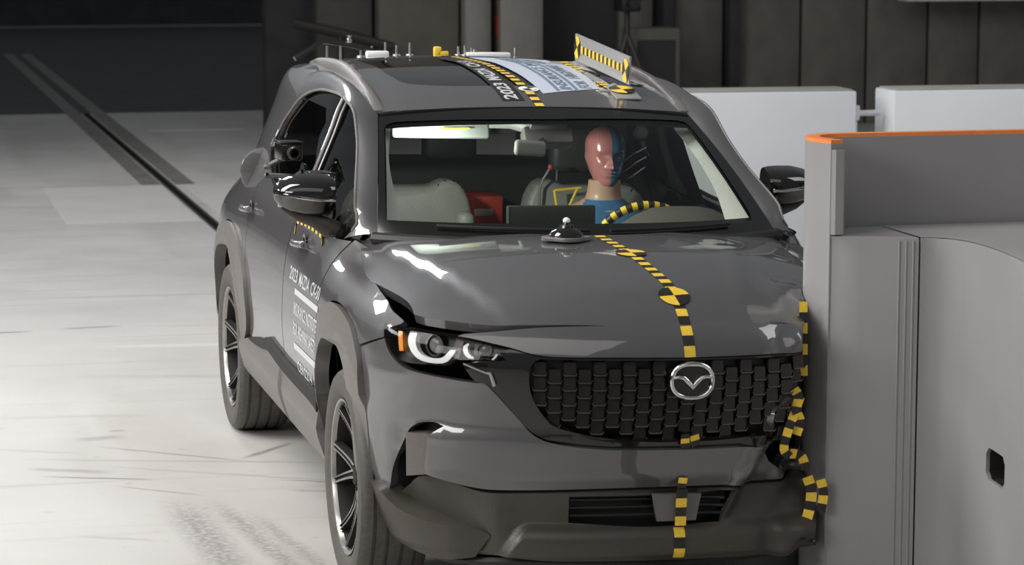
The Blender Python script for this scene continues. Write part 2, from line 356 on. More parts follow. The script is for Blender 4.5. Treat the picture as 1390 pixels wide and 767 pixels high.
              (-1.33,1.52,-1.235,-.2,.22,.85,40,gy),(-1.20,1.45,-1.02,-.1,.13,.75,40,gy),(-1.09,1.2,-.90,-.2,.10,.6,40,gy),(-1.75,.9,-1.45,.75,.05,.5,9,gy),(-2.0,3.3,-1.2,3.2,.10,.3,8,gy),(-1.5,4.3,-.6,4.1,.14,.25,7,gy)): mark(*a)
    L(c, b.inputs['Base Color'])
    mr = nt.nodes.new('ShaderNodeMapRange'); mr.inputs['To Min'].default_value = .32; mr.inputs['To Max'].default_value = .6
    L(noise(2.2,detail=6), mr.inputs['Value']); L(mr.outputs['Result'], b.inputs['Roughness']); return m
M['floor'] = floormat()
M['wallgrey'] = noisy(mat('olive_grey_wall_panel', (.125,.118,.098), .75), 3, .15)
M['wallpale'] = noisy(mat('pale_grey_pier', (.26,.25,.225), .75), 3, .12)
M['tunnel'] = noisy(mat('tunnel_wall_and_floor_shade', (.06,.06,.065), .85), 3, .2)  # tone of the far wall, and the shade painted over the far floor
M['walldrab'] = noisy(mat('dim_olive_wall', (.075,.072,.06), .75), 3, .15)
M['walldark'] = noisy(mat('near_black_wall', (.034,.034,.037), .85), 3, .2)
M['whitebox'] = noisy(mat('white_coated_panel', (.56,.58,.61), .5), 2, .03)
M['barrier'] = noisy(mat('light_grey_barrier_paint', (.285,.275,.276), .45), 1.6, .07, .08)
M['orange'] = noisy(mat('orange_edge_paint', (.85,.26,.07), .4), 20, .08)
M['greyfloor'] = noisy(mat('darker_steel_plate', (.15,.14,.12), .5), 3, .15)
M['floorpatch'] = noisy(mat('pale_floor_coating', (.53,.512,.495), .45), 2, .05)
def struct(o, kind='structure'): o['kind'] = kind; return o
# floor with a recessed tow track running under the car's centre line
fl = MB(); fl.box((-13.0,15,-.15),(25.93,76,.3)); fl.box((13.06,15,-.15),(26.0,76,.3)); fl.box((0.01,15,-.20),(.12,76,.2)); floor = struct(fl.build('floor',['floor'],None,None))
tr = MB(); tr.box((.0125,15,-.098),(.09,76,.02)); tr.box((-.022,15,-.045),(.02,76,.09)); tr.box((.047,15,-.045),(.02,76,.09))
trk = tr.build('trim_1',['darksteel'],None,None); struct(trk)
pl = MB(); pl.box((-.13,24.6,.002),(.16,22,.005)); pl.box((.155,24.6,.002),(.16,22,.005)); struct(pl.build('trim_2',['greyfloor'],None,None))
pp = MB(); pp.box((-.55,12.2,.0015),(.98,2.7,.004),0); pp.box((.55,12.2,.0015),(.84,2.7,.004),0); struct(pp.build('trim_3',['floorpatch'],None,None))
jl = MB(); jl.box((.95,19.3,.002),(1.0,.14,.004)); struct(jl.build('trim_4',['floorpatch'],None,None))
# back wall: panels with recessed joints, dark columns, pale piers beside the tunnel mouth
wb = MB(); wb.box((10.9,18.75,2.2),(18.6,.3,4.4)); wall_back = struct(wb.build('wall_back',['walldark'],None,None))
pe = MB(); pe.box((0,0,2.15),(1,.12,4.3),0,.012); pme = pe.mesh('panel',['wallgrey'])
xs = [5.32,5.72,5.94,6.5,6.66,7.37,8.12,8.83,9.43,10.2,11.0,11.8,12.6,13.4]
for i in range(len(xs)-1):
    if i in (1,3): continue
    link('panel', pme, wall_back, Matrix.Translation(((xs[i]+xs[i+1])/2,18.55,0))@Matrix.Diagonal((xs[i+1]-xs[i]-.03,1,1,1)))
cb = MB(); cb.box((0,0,2.15),(.12,.2,4.3),0,.01); cme = cb.mesh('column',['walldark'])
for x in (5.84,6.57): link('column', cme, wall_back, Matrix.Translation((x,18.42,0)))
pb_ = MB(); pb_.box((0,0,2.15),(1,.5,4.3),0,.02); pbm = pb_.mesh('pier',['wallpale'])
for x,w,mm in ((3.685,.27,pbm),(4.145,.45,pbm)): link('pier', mm, wall_back, Matrix.Translation((x,18.2,0))@Matrix.Diagonal((w,1,1,1)))
pd_ = MB(); pd_.box((0,0,2.15),(.84,.4,4.3),0,.02); link('pier', pd_.mesh('pier',['wallgrey']), wall_back, Matrix.Translation((3.10,18.3,0)))
pf_ = MB(); pf_.box((0,0,2.15),(.58,.3,4.3),0,.02); link('pier', pf_.mesh('pier',['walldrab']), wall_back, Matrix.Translation((2.36,18.42,0)))
t_ = MB(); t_.box((-6,47,2.2),(26,.3,4.4)); struct(t_.build('wall_far',['tunnel'],None,None))
t_ = MB(); t_.box((-19,15,3),(.3,72,6)); struct(t_.build('wall_left',['walldark'],None,None)); t_ = MB(); t_.box((20.4,15,3),(.3,72,6)); struct(t_.build('wall_right',['wallgrey'],None,None))
t_ = MB(); t_.box((0,33.9,.0015),(26,23.9,.004)); struct(t_.build('floor_shade',['tunnel'],None,None))  # dark sheet over the far floor, shade past the lamps put into its colour
o = MB(); o.tube([(1.80,18.0,1.16),(2.25,17.9,1.06),(2.75,17.7,.92)],.05,0,8)
for p in ((2.25,17.9,1.06),(2.75,17.7,.92)): o.cyl((p[0],p[1],0),p,.03)
o = o.build('guard_rail',['darksteel']); o['label']='dark sloping guard rail at the tunnel mouth beyond the car roof'; o['category']='rail'
# red extinguisher sign on the pier
e = thing('fire_extinguisher','red fire extinguisher with white label hung on the grey pier behind the car','extinguisher',(3.955,18.10,.985))
q = MB(); q.lathe([(0,0),(.045,0),(.05,.02),(.05,.22),(.035,.27),(.016,.29)],20); q.build('cylinder',['red'],e)
q = MB(); q.cyl((0,0,.28),(0,0,.33),.014); q.box((.02,-.01,.335),(.09,.02,.016),0,.004); q.build('valve',['black'],e)
q = MB(); q.lathe([(.0505,.10),(.0505,.19)],12,0,None,-2.1,-1.0); q.build('label_sheet',['decal'],e)
q = MB(); q.box((0,.048,.17),(.05,.03,.3),0,.005); q.build('bracket',['darksteel'],e)
# dark tripod equipment beyond the roof plate
def tripod(x,y,h,label):
    t = thing('camera_tripod',label,'tripod',(x,y,0)); q=MB(); q.cyl((0,0,.3),(0,0,h),.03); q.build('column',['darksteel'],t)
    for k in range(3):
        a=PI/2+k*2*PI/3; g=MB(); g.tube([(0,0,h*.82),(math.cos(a)*.42,math.sin(a)*.42,.02)],[.028,.02]); g.build('leg',['darksteel'],t)
    q=MB(); q.box((0,0,h+.09),(.2,.34,.18),0,.02); q.cyl((0,-.17,h+.09),(0,-.27,h+.09),.06); q.build('camera_body',['black'],t); return t
tripod(5.05,17.2,1.28,'dark camera tripod standing before the wall, behind the roof target plate')
q = MB(); q.box((0,0,.55),(.52,.4,1.1),0,.03); q.box((0,-.21,.62),(.40,.02,.72),1,.01); q.cyl((-.2,-.23,.25),(.2,-.23,.25),.02,1)
o = q.build('equipment_cabinet',['wallgrey','walldark']); o.location=(5.42,17.6,0); o['label']='drab steel equipment cabinet behind the roof target plate'; o['category']='cabinet'
# pale cable tray high on the wall, top right
q = MB(); q.box((0,0,0),(3.4,.3,.22),0,.02); [q.box((-1.6+.4*k,-.155,0),(.02,.01,.2),0) for k in range(9)]
o = q.build('cable_tray',['whitebox']); o.location=(9.98,17.9,1.445); o['label']='white cable tray on the back wall at the upper right'; o['category']='tray'
# two long white box barriers behind the crash barrier
def whitebox(x0,x1,y,z,yaw,label,dep=.34):
    L=x1-x0; t=thing('barrier_box',label,'box',(x0,y,0),(0,0,yaw),'white box barriers')
    q=MB(); q.box((L/2,dep/2,z/2),(L,dep,z),0,.012); q.build('body',['whitebox'],t)
    q=MB(); q.box((L/2,dep/2,z+.004),(L-.04,dep-.04,.012),0,.004); q.build('top_sheet',['wallpale'],t); return t
wa = whitebox(1.50,3.205,6.10,1.212,-.05,'long white box barrier behind the car, its right end beside a gap')
wc = whitebox(3.43,5.6,6.00,1.210,-.035,'white box barrier at the right of the gap, above the orange edge')
q = MB(); q.box((.036,0,1.075),(.05,.06,.09),0,.008); q.cyl((.05,0,1.072),(.196,.0,1.072),.018); q.cyl((.04,0,0),(.04,0,1.05),.014)
o = q.build('connecting_bar',['whitebox']); o.location=(3.205,6.15,0); o['label']='white connecting bar between the two box barriers'; o['category']='bar'
# ------------------------------------------------------------------ the crash barrier
BT = 1.524
bar = thing('crash_barrier','light grey steel small overlap barrier with orange top edge, in contact with the car','barrier',(.9,-.6,0))
def bp_(P): return np.array(P)-np.array([.9,-.6,0.])
def sheet(path, z0, z1, th, name, m, mtop=None):
    """a bent steel plate standing on edge: path in plan, thickness towards the right of travel"""
    P=np.array(path,float); t=nrm(np.gradient(P,axis=0)); n=np.stack([t[:,1],-t[:,0]],1); Q=P+n*th; k=len(P); V=[];F=[];fm=[]
    for z in (z0,z1):
        V+=[bp_((*p,z)) for p in P]+[bp_((*p,z)) for p in Q]
    a,b,c,d=0,k,2*k,3*k
    for i in range(k-1):
        F+=[[a+i,a+i+1,c+i+1,c+i],[b+i+1,b+i,d+i,d+i+1],[c+i,c+i+1,d+i+1,d+i],[a+i+1,a+i,b+i,b+i+1]]; fm+=[0,0,1 if mtop else 0,0]
    F+=[[a,c,d,b],[a+k-1,b+k-1,d+k-1,c+k-1]]; fm+=[0,0]
    return mk(name,V,F,[m]+([mtop] if mtop else []),bar,40,fm)
arc=[(.633+.15*math.cos(a),-.60+.15*math.sin(a)) for a in np.linspace(PI/2,PI+math.radians(25),22)]
path=[(2.6,-.45),(1.9,-.45),(1.2,-.45),(.9,-.45),(.72,-.45)]+arc+[(.513,-.73)]
sheet(path[::-1],0,BT-.012,.045,'face_plate','barrier')
sheet(path[::-1],BT-.012,BT,.045,'top_edge','orange')
led=[(.513,-.722),(.60,-.765),(.70,-.805),(.775,-.838),(.80,-.852),(.845,-.885),(.875,-.96),(.885,-1.06),(.878,-1.2),(.855,-1.38),(.825,-1.56),(.80,-1.75),(.79,-2.0),(.79,-3.2),(2.6,-3.2),(2.6,-.50),(.70,-.50),(.66,-.51),(.575,-.60),(.555,-.68)]
stub=[(.512,-.723),(.60,-.765),(.70,-.808),(.772,-.842),(.772,-.52),(.66,-.515),(.575,-.60),(.553,-.68)]
q=MB(); q.prism([tuple(bp_((*p,0))[:2]) for p in stub],0,1.22,0,None,.004); q.build('side_block',['barrier'],bar,40)
main=[(.775,-.845),(.80,-.852),(.845,-.885),(.875,-.96),(.885,-1.06),(.878,-1.2),(.855,-1.38),(.825,-1.56),(.80,-1.75),(.79,-2.0),(.79,-3.2),(2.6,-3.2),(2.6,-.52),(.775,-.52)]
def wallgrid():
    """support block: side wall with a recessed lifting pocket"""
    P=np.array(main[:11]); P=poly(P,.02,False); s=np.r_[0,np.cumsum(np.linalg.norm(np.diff(P,axis=0),axis=1))]
    sh0=np.interp(-1.145,-P[:,1][::1]*-1 if False else P[::-1,1],s[::-1]); sh1=np.interp(-1.325,P[::-1,1],s[::-1])
    F=lambda a,b,o=0.: np.stack([np.interp(a,s,P[:,0])-o,np.interp(a,s,P[:,1]),b],-1)-np.array([.9,-.6,0.])
    out=poly([(0,0),(s[-1],0),(s[-1],1.22),(0,1.22)],.12)
    hz0,hz1=.505,.605; c=.022; hole=spline([(sh0+c,hz0),(sh0+c,hz0),(sh1-c,hz0),(sh1-c,hz0),(sh1,hz0+c),(sh1,hz0+c),(sh1,hz1-c),(sh1,hz1-c),(sh1-c,hz1),(sh1-c,hz1),(sh0+c,hz1),(sh0+c,hz1),(sh0,hz1-c),(sh0,hz1-c),(sh0,hz0+c),(sh0,hz0+c)],.03,True)
    panel('support_wall',F,out,['barrier'],bar,.12,0,.012,[hole])
    panel('lifting_pocket',F,hole,['barrier'],bar,.06,-.16,0)
    k=len(hole); A=F(hole[:,0],hole[:,1],-.012); B=F(hole[:,0],hole[:,1],-.16)
    mk('pocket_lining',A.tolist()+B.tolist(),[[i,(i+1)%k,k+(i+1)%k,k+i] for i in range(k)],['darksteel'],bar,40)
wallgrid()
tp=[tuple(bp_((*p,0))[:2]) for p in main]
q=MB(); b=bmesh.new(); f=b.faces.new([b.verts.new((x,y,1.222)) for x,y in tp]); bmesh.ops.triangulate(b,faces=[f]); q.bm(b)
q.box((1.7-.9,-3.2+.6,.61),(1.8,.02,1.22)); q.box((2.6-.9,-1.9+.6,.61),(.02,2.6,1.22)); q.build('support_top',['barrier'],bar,None)
for x,y in ((.715,-.815),(.735,-.824),(.755,-.834)):
    q=MB(); q.cyl(bp_((x,y-.001,0)),bp_((x,y-.001,1.21)),.004,0,6); q.build('weld_seam',['barrier'],bar)
sheet([(.524,-.722),(.531,-.733),(.546,-.733),(.551,-.722)],1.225,BT-.03,.012,'flange_lip','barrier')
# ------------------------------------------------------------------ the car: body surfaces
class P1:
    """monotone cubic interpolation through (x, y) pairs, clamped at the ends"""
    def __init__(s, pts):
        p=sorted(pts); s.x=np.array([a[0] for a in p],float); s.y=np.array([a[1] for a in p],float)
        h=np.diff(s.x); d=np.diff(s.y)/h; m=np.zeros(len(s.x)); m[0]=d[0]; m[-1]=d[-1]
        for i in range(1,len(h)):
            if d[i-1]*d[i]>0:
                w1=2*h[i]+h[i-1]; w2=h[i]+2*h[i-1]; m[i]=(w1+w2)/(w1/d[i-1]+w2/d[i])
        s.m=m
    def __call__(s, t):
        t=np.clip(np.asarray(t,float),s.x[0],s.x[-1]); i=np.clip(np.searchsorted(s.x,t)-1,0,len(s.x)-2)
        h=s.x[i+1]-s.x[i]; u=(t-s.x[i])/h
        return ((1+2*u)*(1-u)**2*s.y[i]+u*(1-u)**2*h*s.m[i]+u*u*(3-2*u)*s.y[i+1]+u*u*(u-1)*h*s.m[i+1])
def sstep(a,b,t):
    t=np.clip((np.asarray(t,float)-a)/(b-a),0,1); return t*t*(3-2*t)
# ---- plan outline of the body (right half, car faces -Y), front centre -> side -> rear centre
PLAN=[(.25,-.857),(0,-.862),(-.25,-.853),(-.45,-.825),(-.62,-.765),(-.755,-.67),(-.85,-.55),(-.908,-.40),(-.937,-.22),(-.945,0),
      (-.945,.5),(-.945,1.2),(-.945,2.0),(-.945,2.8),(-.935,3.15),(-.905,3.42),(-.83,3.62),(-.68,3.75),(-.4,3.82),(0,3.84),(.3,3.83)]
def _dense():
    P=np.array(PLAN); out=[]
    for i in range(1,len(P)-2):
        a,b,c,d=P[i-1],P[i],P[i+1],P[i+2]
        t0=0;t1=np.linalg.norm(b-a)**.5;t2=t1+np.linalg.norm(c-b)**.5;t3=t2+np.linalg.norm(d-c)**.5
        for t in np.linspace(t1,t2,40,endpoint=False):
            A1=(t1-t)/(t1-t0)*a+(t-t0)/(t1-t0)*b;A2=(t2-t)/(t2-t1)*b+(t-t1)/(t2-t1)*c;A3=(t3-t)/(t3-t2)*c+(t-t2)/(t3-t2)*d
            B1=(t2-t)/(t2-t0)*A1+(t-t0)/(t2-t0)*A2;B2=(t3-t)/(t3-t1)*A2+(t-t1)/(t3-t1)*A3
            out.append((t2-t)/(t2-t1)*B1+(t-t1)/(t2-t1)*B2)
    out.append(P[-2]); return np.array(out)
_D=_dense(); _S=np.r_[0,np.cumsum(np.linalg.norm(np.diff(_D,axis=0),axis=1))]
_G=np.gradient(_D,axis=0)/np.gradient(_S)[:,None]; _G/=np.linalg.norm(_G,axis=1)[:,None]
S_END=_S[-1]
S0=float(np.interp(0,_D[200:600,1],_S[200:600]))      # s at the front axle (y = 0)
def y2s(y): return S0+y
FRONT=P1([(.15,.16),(.22,.10),(.269,.088),(.39,.088),(.49,.076),(.611,.055),(.70,.026),(.816,.004),(.85,.003),(.882,.009),(.93,.027),(.96,.047),(.981,.068),(1.0,.09),(1.05,.17),(1.2,.4),(1.7,.9)])
SIDE=P1([(.15,.16),(.2,.12),(.30,.07),(.36,.045),(.45,.02),(.56,.012),(.72,.0),(.86,.004),(.95,.014),(1.02,.028),(1.08,.045),(1.12,.066),(1.20,.10),(1.29,.135),(1.41,.18),(1.53,.225),(1.58,.262),(1.62,.33),(1.66,.45)])
REAR=P1([(.15,.2),(.3,.08),(.45,.03),(.7,.0),(.9,.02),(1.1,.07),(1.3,.22),(1.5,.42),(1.6,.6),(1.7,.8)])
T_Y=P1([(-.6,.12),(-.3,.105),(0,.09),(.3,.072),(.5,.05),(.75,.025),(1.0,.008),(1.3,0),(2.2,0),(2.8,.02),(3.3,.09),(3.8,.2)])
T_Z=P1([(.8,0),(.92,.08),(1.0,.35),(1.08,.8),(1.15,1),(1.7,1)])
T2_Y=P1([(.3,.15),(.5,.125),(.7,.095),(.9,.06),(1.1,.03),(1.3,.012),(1.6,0),(3.8,0)])
T2_Z=P1([(1.1,0),(1.2,.1),(1.5,1),(1.7,1)])
ROLL=P1([(.93,0),(.98,.012),(1.03,.04),(1.06,.075),(1.09,.13),(1.12,.2)])
def ring(s,z,out=0.0):
    s=np.asarray(s,float); z=np.asarray(z,float)+0*s; sg=np.where(s<0,-1.,1.); s=np.abs(s)
    cx=np.interp(s,_S,_D[:,0]); cy=np.interp(s,_S,_D[:,1])
    tx=np.interp(s,_S,_G[:,0]); ty=np.interp(s,_S,_G[:,1])
    nx,ny=-ty,tx            # outward normal for a path running to -x then +y
    wf=1-sstep(.55,1.15,s); wr=sstep(S_END-1.15,S_END-.6,s)
    sd=SIDE(z)+T_Y(cy)*T_Z(z)+T2_Y(cy)*T2_Z(z)+ROLL(z)*(1-sstep(.30,.62,cy))
    d=wf*FRONT(z)+(1-wf-wr)*sd+wr*REAR(z)-out
    return np.stack([(cx-nx*d)*sg, cy-ny*d, z+0*s],-1)
HC=P1([(-.79,.981),(-.74,1.021),(-.691,1.048),(-.6,1.073),(-.463,1.094),(-.189,1.128),(.063,1.142),(.203,1.147),(.5,1.15)])
HE=P1([(-.8,.90),(-.66,.935),(-.5,.975),(-.35,1.005),(-.1,1.035),(.2,1.062),(.45,1.085),(.6,1.09)])
HX_=P1([(-.80,.535),(-.45,.60),(-.04,.662),(.3,.705),(.6,.74)])
def hood(x,y,up=0.0):
    x=np.asarray(x,float);y=np.asarray(y,float);x,y=x+0*y,y+0*x
    t=np.clip(np.abs(x)/.80,0,1.2); c=HC(y); e=HE(y)
    yy=y-.12*t**2*sstep(-.2,-.6,y)                          # nose is swept
    z=c+(e-c)*t**2.3
    xc=HX_(y); z=z+.013*(1-sstep(xc-.030,xc+.030,np.abs(x)))*sstep(-.83,-.45,y)-.006
    return np.stack([x,y,z+up],-1)
RC=P1([(1.0,1.492),(1.10,1.523),(1.2,1.549),(1.31,1.576),(1.67,1.627),(2.04,1.648),(2.5,1.648),(3.0,1.622),(3.45,1.57),(3.7,1.53)])
def roof(x,y,up=0.0):
    x=np.asarray(x,float);y=np.asarray(y,float);x,y=x+0*y,y+0*x; t=np.abs(x)/.62
    return np.stack([x,y,RC(y)-.030*t**2-.012*t**6+up],-1)
def wind(u,v,out=0.0):
    u=np.asarray(u,float);v=np.asarray(v,float);u,v=u+0*v,v+0*u;a=np.abs(u)
    b=np.stack([.733*u,.17+.31*a**2.2,1.128-.006*a**2],-1)
    t=np.stack([.607*u,1.095+.037*a**2,1.521-.033*a**2],-1)
    v3=v[...,None]; P=b+(t-b)*v3
    P[...,2]+=.03*4*v*(1-v)*.5; P[...,1]-=.02*4*v*(1-v)*.5
    P[...,2]+=out*.9; P[...,1]-=out*.42
    return P

RHO=.0184; _c,_s=math.cos(RHO),math.sin(RHO)
car = thing('crossover_car','dark grey crossover car with its front corner crushed against the grey barrier','car',(-.9+.9*_c,0,-.9*_s),(0,RHO,0))
_h=np.random.default_rng(3).uniform(-1,1,(40,40))
def vnoise(a,b):
    a=np.mod(a,39); b=np.mod(b,39); i=np.floor(a).astype(int); j=np.floor(b).astype(int); u=a-i; v=b-j; u=u*u*(3-2*u); v=v*v*(3-2*v); k=np.minimum(i+1,39); l=np.minimum(j+1,39)
    return _h[i,j]*(1-u)*(1-v)+_h[k,j]*u*(1-v)+_h[i,l]*(1-u)*v+_h[k,l]*u*v
YB=P1([(.34,-.92),(.37,-.845),(.405,-.755),(.44,-.67),(.466,-.595),(.50,-.52),(.56,-.458),(.64,-.442),(2,-.442)])
def crush(P):
    """the collision: everything left of the barrier's rounded corner is pushed back behind the face, the metal beside it buckles"""
    P=np.array(P,float); x,y,z=P[...,0],P[...,1],P[...,2]
    w=sstep(.22,.42,x)*sstep(-.30,-.62,y); low=1-sstep(.75,.95,z)
    n1=vnoise(x*14+3,z*13+2); n2=vnoise(x*9+11,(y+z)*10+5)
    P[...,1]+=w*(.030+.020*low)*n1+w*.02; P[...,2]+=w*.012*n2*(1+.6*low)
    fx=np.abs(x-(.275+.415*(z-.676)))                                # the diagonal fold across the bumper
    P[...,1]-=.030*np.exp(-(fx/.030)**2)*sstep(.30,.42,z)*(1-sstep(.66,.74,z))*sstep(-.3,-.5,y); P[...,1]+=.045*sstep(.0,.06,x-(.275+.415*(z-.676)))*sstep(.34,.46,z)*(1-sstep(.62,.72,z))*sstep(-.3,-.5,y)
    P[...,1]+=.09*sstep(.33,.40,x)*sstep(.44,.50,z)*(1-sstep(.76,.86,z))*sstep(-.3,-.6,y)
    x=P[...,0]; y=P[...,1]
    xx=x-.065*(1-sstep(.40,.52,z)); yb=np.where(xx>.34,YB(xx),-9.)
    P[...,1]=np.where(y<yb,yb+.004,y)
    return P
R1=surf(ring,1,crush); L1=surf(ring,-1,crush)
def dent(P):
    x,y=P[...,0],P[...,1]
    def crease(x0,y0,x1,y1,w,h):
        d=np.array([x1-x0,y1-y0]); l=np.hypot(*d); t=np.clip(((x-x0)*d[0]+(y-y0)*d[1])/l**2,0,1); px,py=x0+t*d[0],y0+t*d[1]
        r=np.hypot(x-px,y-py); return h*np.exp(-(r/w)**2)*np.sin(np.pi*np.clip(t,.08,.92))**.5
    P=P.copy()
    P[...,2]+=crease(.43,.12,.22,-.68,.035,.008)+crease(.47,-.45,.33,-.74,.035,.010)+crease(.50,.20,.36,-.02,.05,-.005)
    P[...,2]+=.012*sstep(-.55,-.80,x)*sstep(-.05,-.45,y)                         # the sprung front corner
    P[...,2]-=.006*np.exp(-((x+.2)/.5)**2)*np.exp(-((y+.70)/.05)**2)
    return crush(P)
HD=surf(hood,1,dent); RF=surf(roof); WS=surf(wind)
Y=lambda L:[(y+S0,z) for y,z in L]
def mir(pts): return [(-a,b) for a,b in pts][::-1]
# ---- hood
front_r=[(-.800,-.49),(-.775,-.540),(-.695,-.632),(-.605,-.697),(-.51,-.735),(-.406,-.758),(-.193,-.784),(0,-.789),(.162,-.789),(.30,-.775),(.406,-.768),(.51,-.75),(.66,-.66),(.79,-.52)]
edge_r=[(-.800,-.49),(-.796,-.40),(-.810,-.265),(-.830,-.111),(-.848,.055),(-.818,.335),(-.775,.55)]
rear=[(-.72,.625),(-.60,.56),(-.5,.475),(-.289,.262),(-.12,.165),(0,.145),(.12,.165),(.289,.262),(.5,.475),(.60,.56),(.72,.625)]
edge_l=[(.775,.55),(.818,.335),(.848,.055),(.83,-.2),(.82,-.40),(.79,-.52)]
out=np.vstack([spline(front_r,.03),spline(edge_l[::-1],.03)[1:],spline(rear[::-1],.03),spline(edge_r[::-1],.03)[:-1]])
hd=panel('hood',HD,out,['paint'],car,.03,0,.03,label='dark grey hood, buckled toward the barrier with its front corner sprung open')
# ---- upper bumper with the notch round the dark recess
seam=[(1.250,.846),(1.250,.846),(1.074,.899),(1.074,.899),(1.062,.888),(1.025,.857),(.949,.824),(.84,.812),(.675,.801),(.640,.797)]
topc=[(.549,.701),(.49,.641),(.404,.613),(.26,.597),(.115,.593),(0,.592)]
archf=Y([(-.297,.79),(-.329,.682),(-.332,.56),(-.332,.472),(-.323,.418)])
notch=[(1.150,.405),(1.061,.412),(1.061,.412),(1.044,.438),(1.013,.528),(.962,.60),(.909,.643),(.871,.659),(.826,.664),(.79,.655),(.79,.655),(.842,.622),(.842,.622),(.868,.492),(.868,.492),(.783,.474),(.697,.459),(.61,.455),(.399,.462),(.2,.466),(0,.467)]
half=np.vstack([spline(topc[::-1]+seam[::-1],.03),spline([(1.250,.846)]+archf,.03)[1:],spline(notch,.03)[1:]])
# half runs from the top centre round the corner to the bottom centre; close it with its mirror image
def both(half): return np.vstack([half,(half*[-1,1])[::-1][1:-1]])
def rb(s,z):        # relief of the painted bumper: a bar standing proud between grille and lower cladding
    a=np.abs(s); return .032*sstep(.44,.52,z)*(1-sstep(.605,.685,z))*sstep(.99,.80,a)-.012*sstep(.86,.93,a)*sstep(1.04,1.0,a)*sstep(.4,.46,z)*sstep(.64,.6,z)
torn=poly([(-.295,.705),(-.34,.745),(-.385,.765),(-.43,.76),(-.47,.62),(-.45,.505),(-.345,.50),(-.305,.53),(-.285,.565),(-.315,.60),(-.29,.65)],.02)
bump=panel('front_bumper',R1,both(half),['paint'],car,.032,0,.03,(torn,),rb)
panel('torn_cavity',R1,poly([(-.25,.46),(-.60,.46),(-.60,.80),(-.25,.80)],.06),['black'],car,.06,-.10,0)
# ---- nose strip between the grille and the hood
ns=[(0,.886),(.229,.889),(.459,.893),(.572,.916),(.685,.934),(.752,.940),(.752,.940),(.736,.946),(.646,.957),(.461,.975),(.199,.980),(0,.979)]
panel('nose_strip',R1,both(np.vstack([spline(ns,.03)])),['paint'],car,.03,0,.02)
# ---- recess behind the notch, its insert, lower cladding
panel('bumper_recess',R1,both(poly([(0,.40),(1.10,.38),(1.09,.50),(.98,.66),(.8,.69),(0,.66)],.06)),['black'],car,.06,-.10,0)
for sg,F in ((1,R1),(-1,L1)):
    panel('bumper_insert',F,poly([(.943,.615),(.842,.624),(.868,.490),(.952,.475)],.03),['clad'],car,.03,.008,.03)
ct=[(0,.455),(.2,.455),(.399,.450),(.61,.443),(.697,.446),(.783,.458),(.868,.470),(.96,.462),(1.045,.402),(1.062,.398),(1.155,.392)]
cbm=[(1.199,.385),(1.185,.32),(1.155,.27),(1.10,.245),(1.029,.227),(.856,.215),(.717,.232),(.576,.245),(.4,.232),(0,.228)]
chalf=np.vstack([spline(ct,.03),spline(cbm,.03)])
hole=spline([(.365,.436),(.365,.436),(0,.438),(-.185,.45),(-.185,.45),(-.139,.346),(-.139,.346),(.1,.338),(.366,.352),(.366,.352)],.03,True)
LZ=P1([(.55,.305),(.64,.315),(.70,.330),(.78,.333),(.857,.337),(.97,.360),(1.03,.385),(1.06,.41),(1.2,.43)])
def rc_(s,z):
    a=np.abs(s); z0=LZ(a); ab=sstep(z0-.008,z0+.030,z)
    r=.0*a                                # corner lip standing proud
    r=r-.050*sstep(.60,.86,a)*sstep(1.10,1.0,a)              # hollow above the lip
    r=r-.012*ab*sstep(.64,.5,a)*sstep(.47,.44,z)+.030*sstep(.355,.322,z)*sstep(.615,.565,a+(z-.25)*.75)   # central skid bar
    return r-.02*sstep(.25,.225,z)
low=panel('lower_cladding',R1,both(chalf),['clad_dark'],car,.0115,.004,.03,[hole],rc_)
lipt=[(1.205,.43),(1.205,.43),(1.10,.418),(1.06,.408),(1.03,.386),(.97,.360),(.857,.338),(.78,.333),(.70,.329),(.66,.318),(.64,.305),(.64,.305),(.70,.232),(.70,.232),(.74,.224),(.856,.209),(1.029,.221),(1.10,.239),(1.155,.264),(1.19,.32)]
for sg,F in ((1,R1),(-1,L1)): panel('bumper_lip',F,spline(lipt,.02,True),['clad_dark'],car,.022,.006,.075,(),lambda s,z:.026*sstep(.64,.80,s)*sstep(1.20,1.08,s)-.018*sstep(.25,.215,z))
panel('intake_back',R1,poly([(.40,.32),(-.22,.32),(-.22,.46),(.40,.46)],.05),['black'],car,.05,-.07,0)
for z in (.37,.395,.42):
    P,N=on(R1,[(.36,z),(-.16,z)],.05,-.035); q=MB(); q.tube(P.tolist(),.006,0,6); q.build('intake_slat',['black'],car)
panel('licence_bracket',R1,poly([(.094,.443),(-.069,.442),(-.054,.356),(.076,.356)],.04),['clad'],car,.04,.016,.014)
# lower lip under the bumper
q=MB()
P,N=on(R1,[(1.12,.235),(.86,.205),(.5,.222),(0,.215),(-.44,.23)],.05,-.03); q.tube(P.tolist(),.018,0,8); q.build('air_dam',['black'],car)
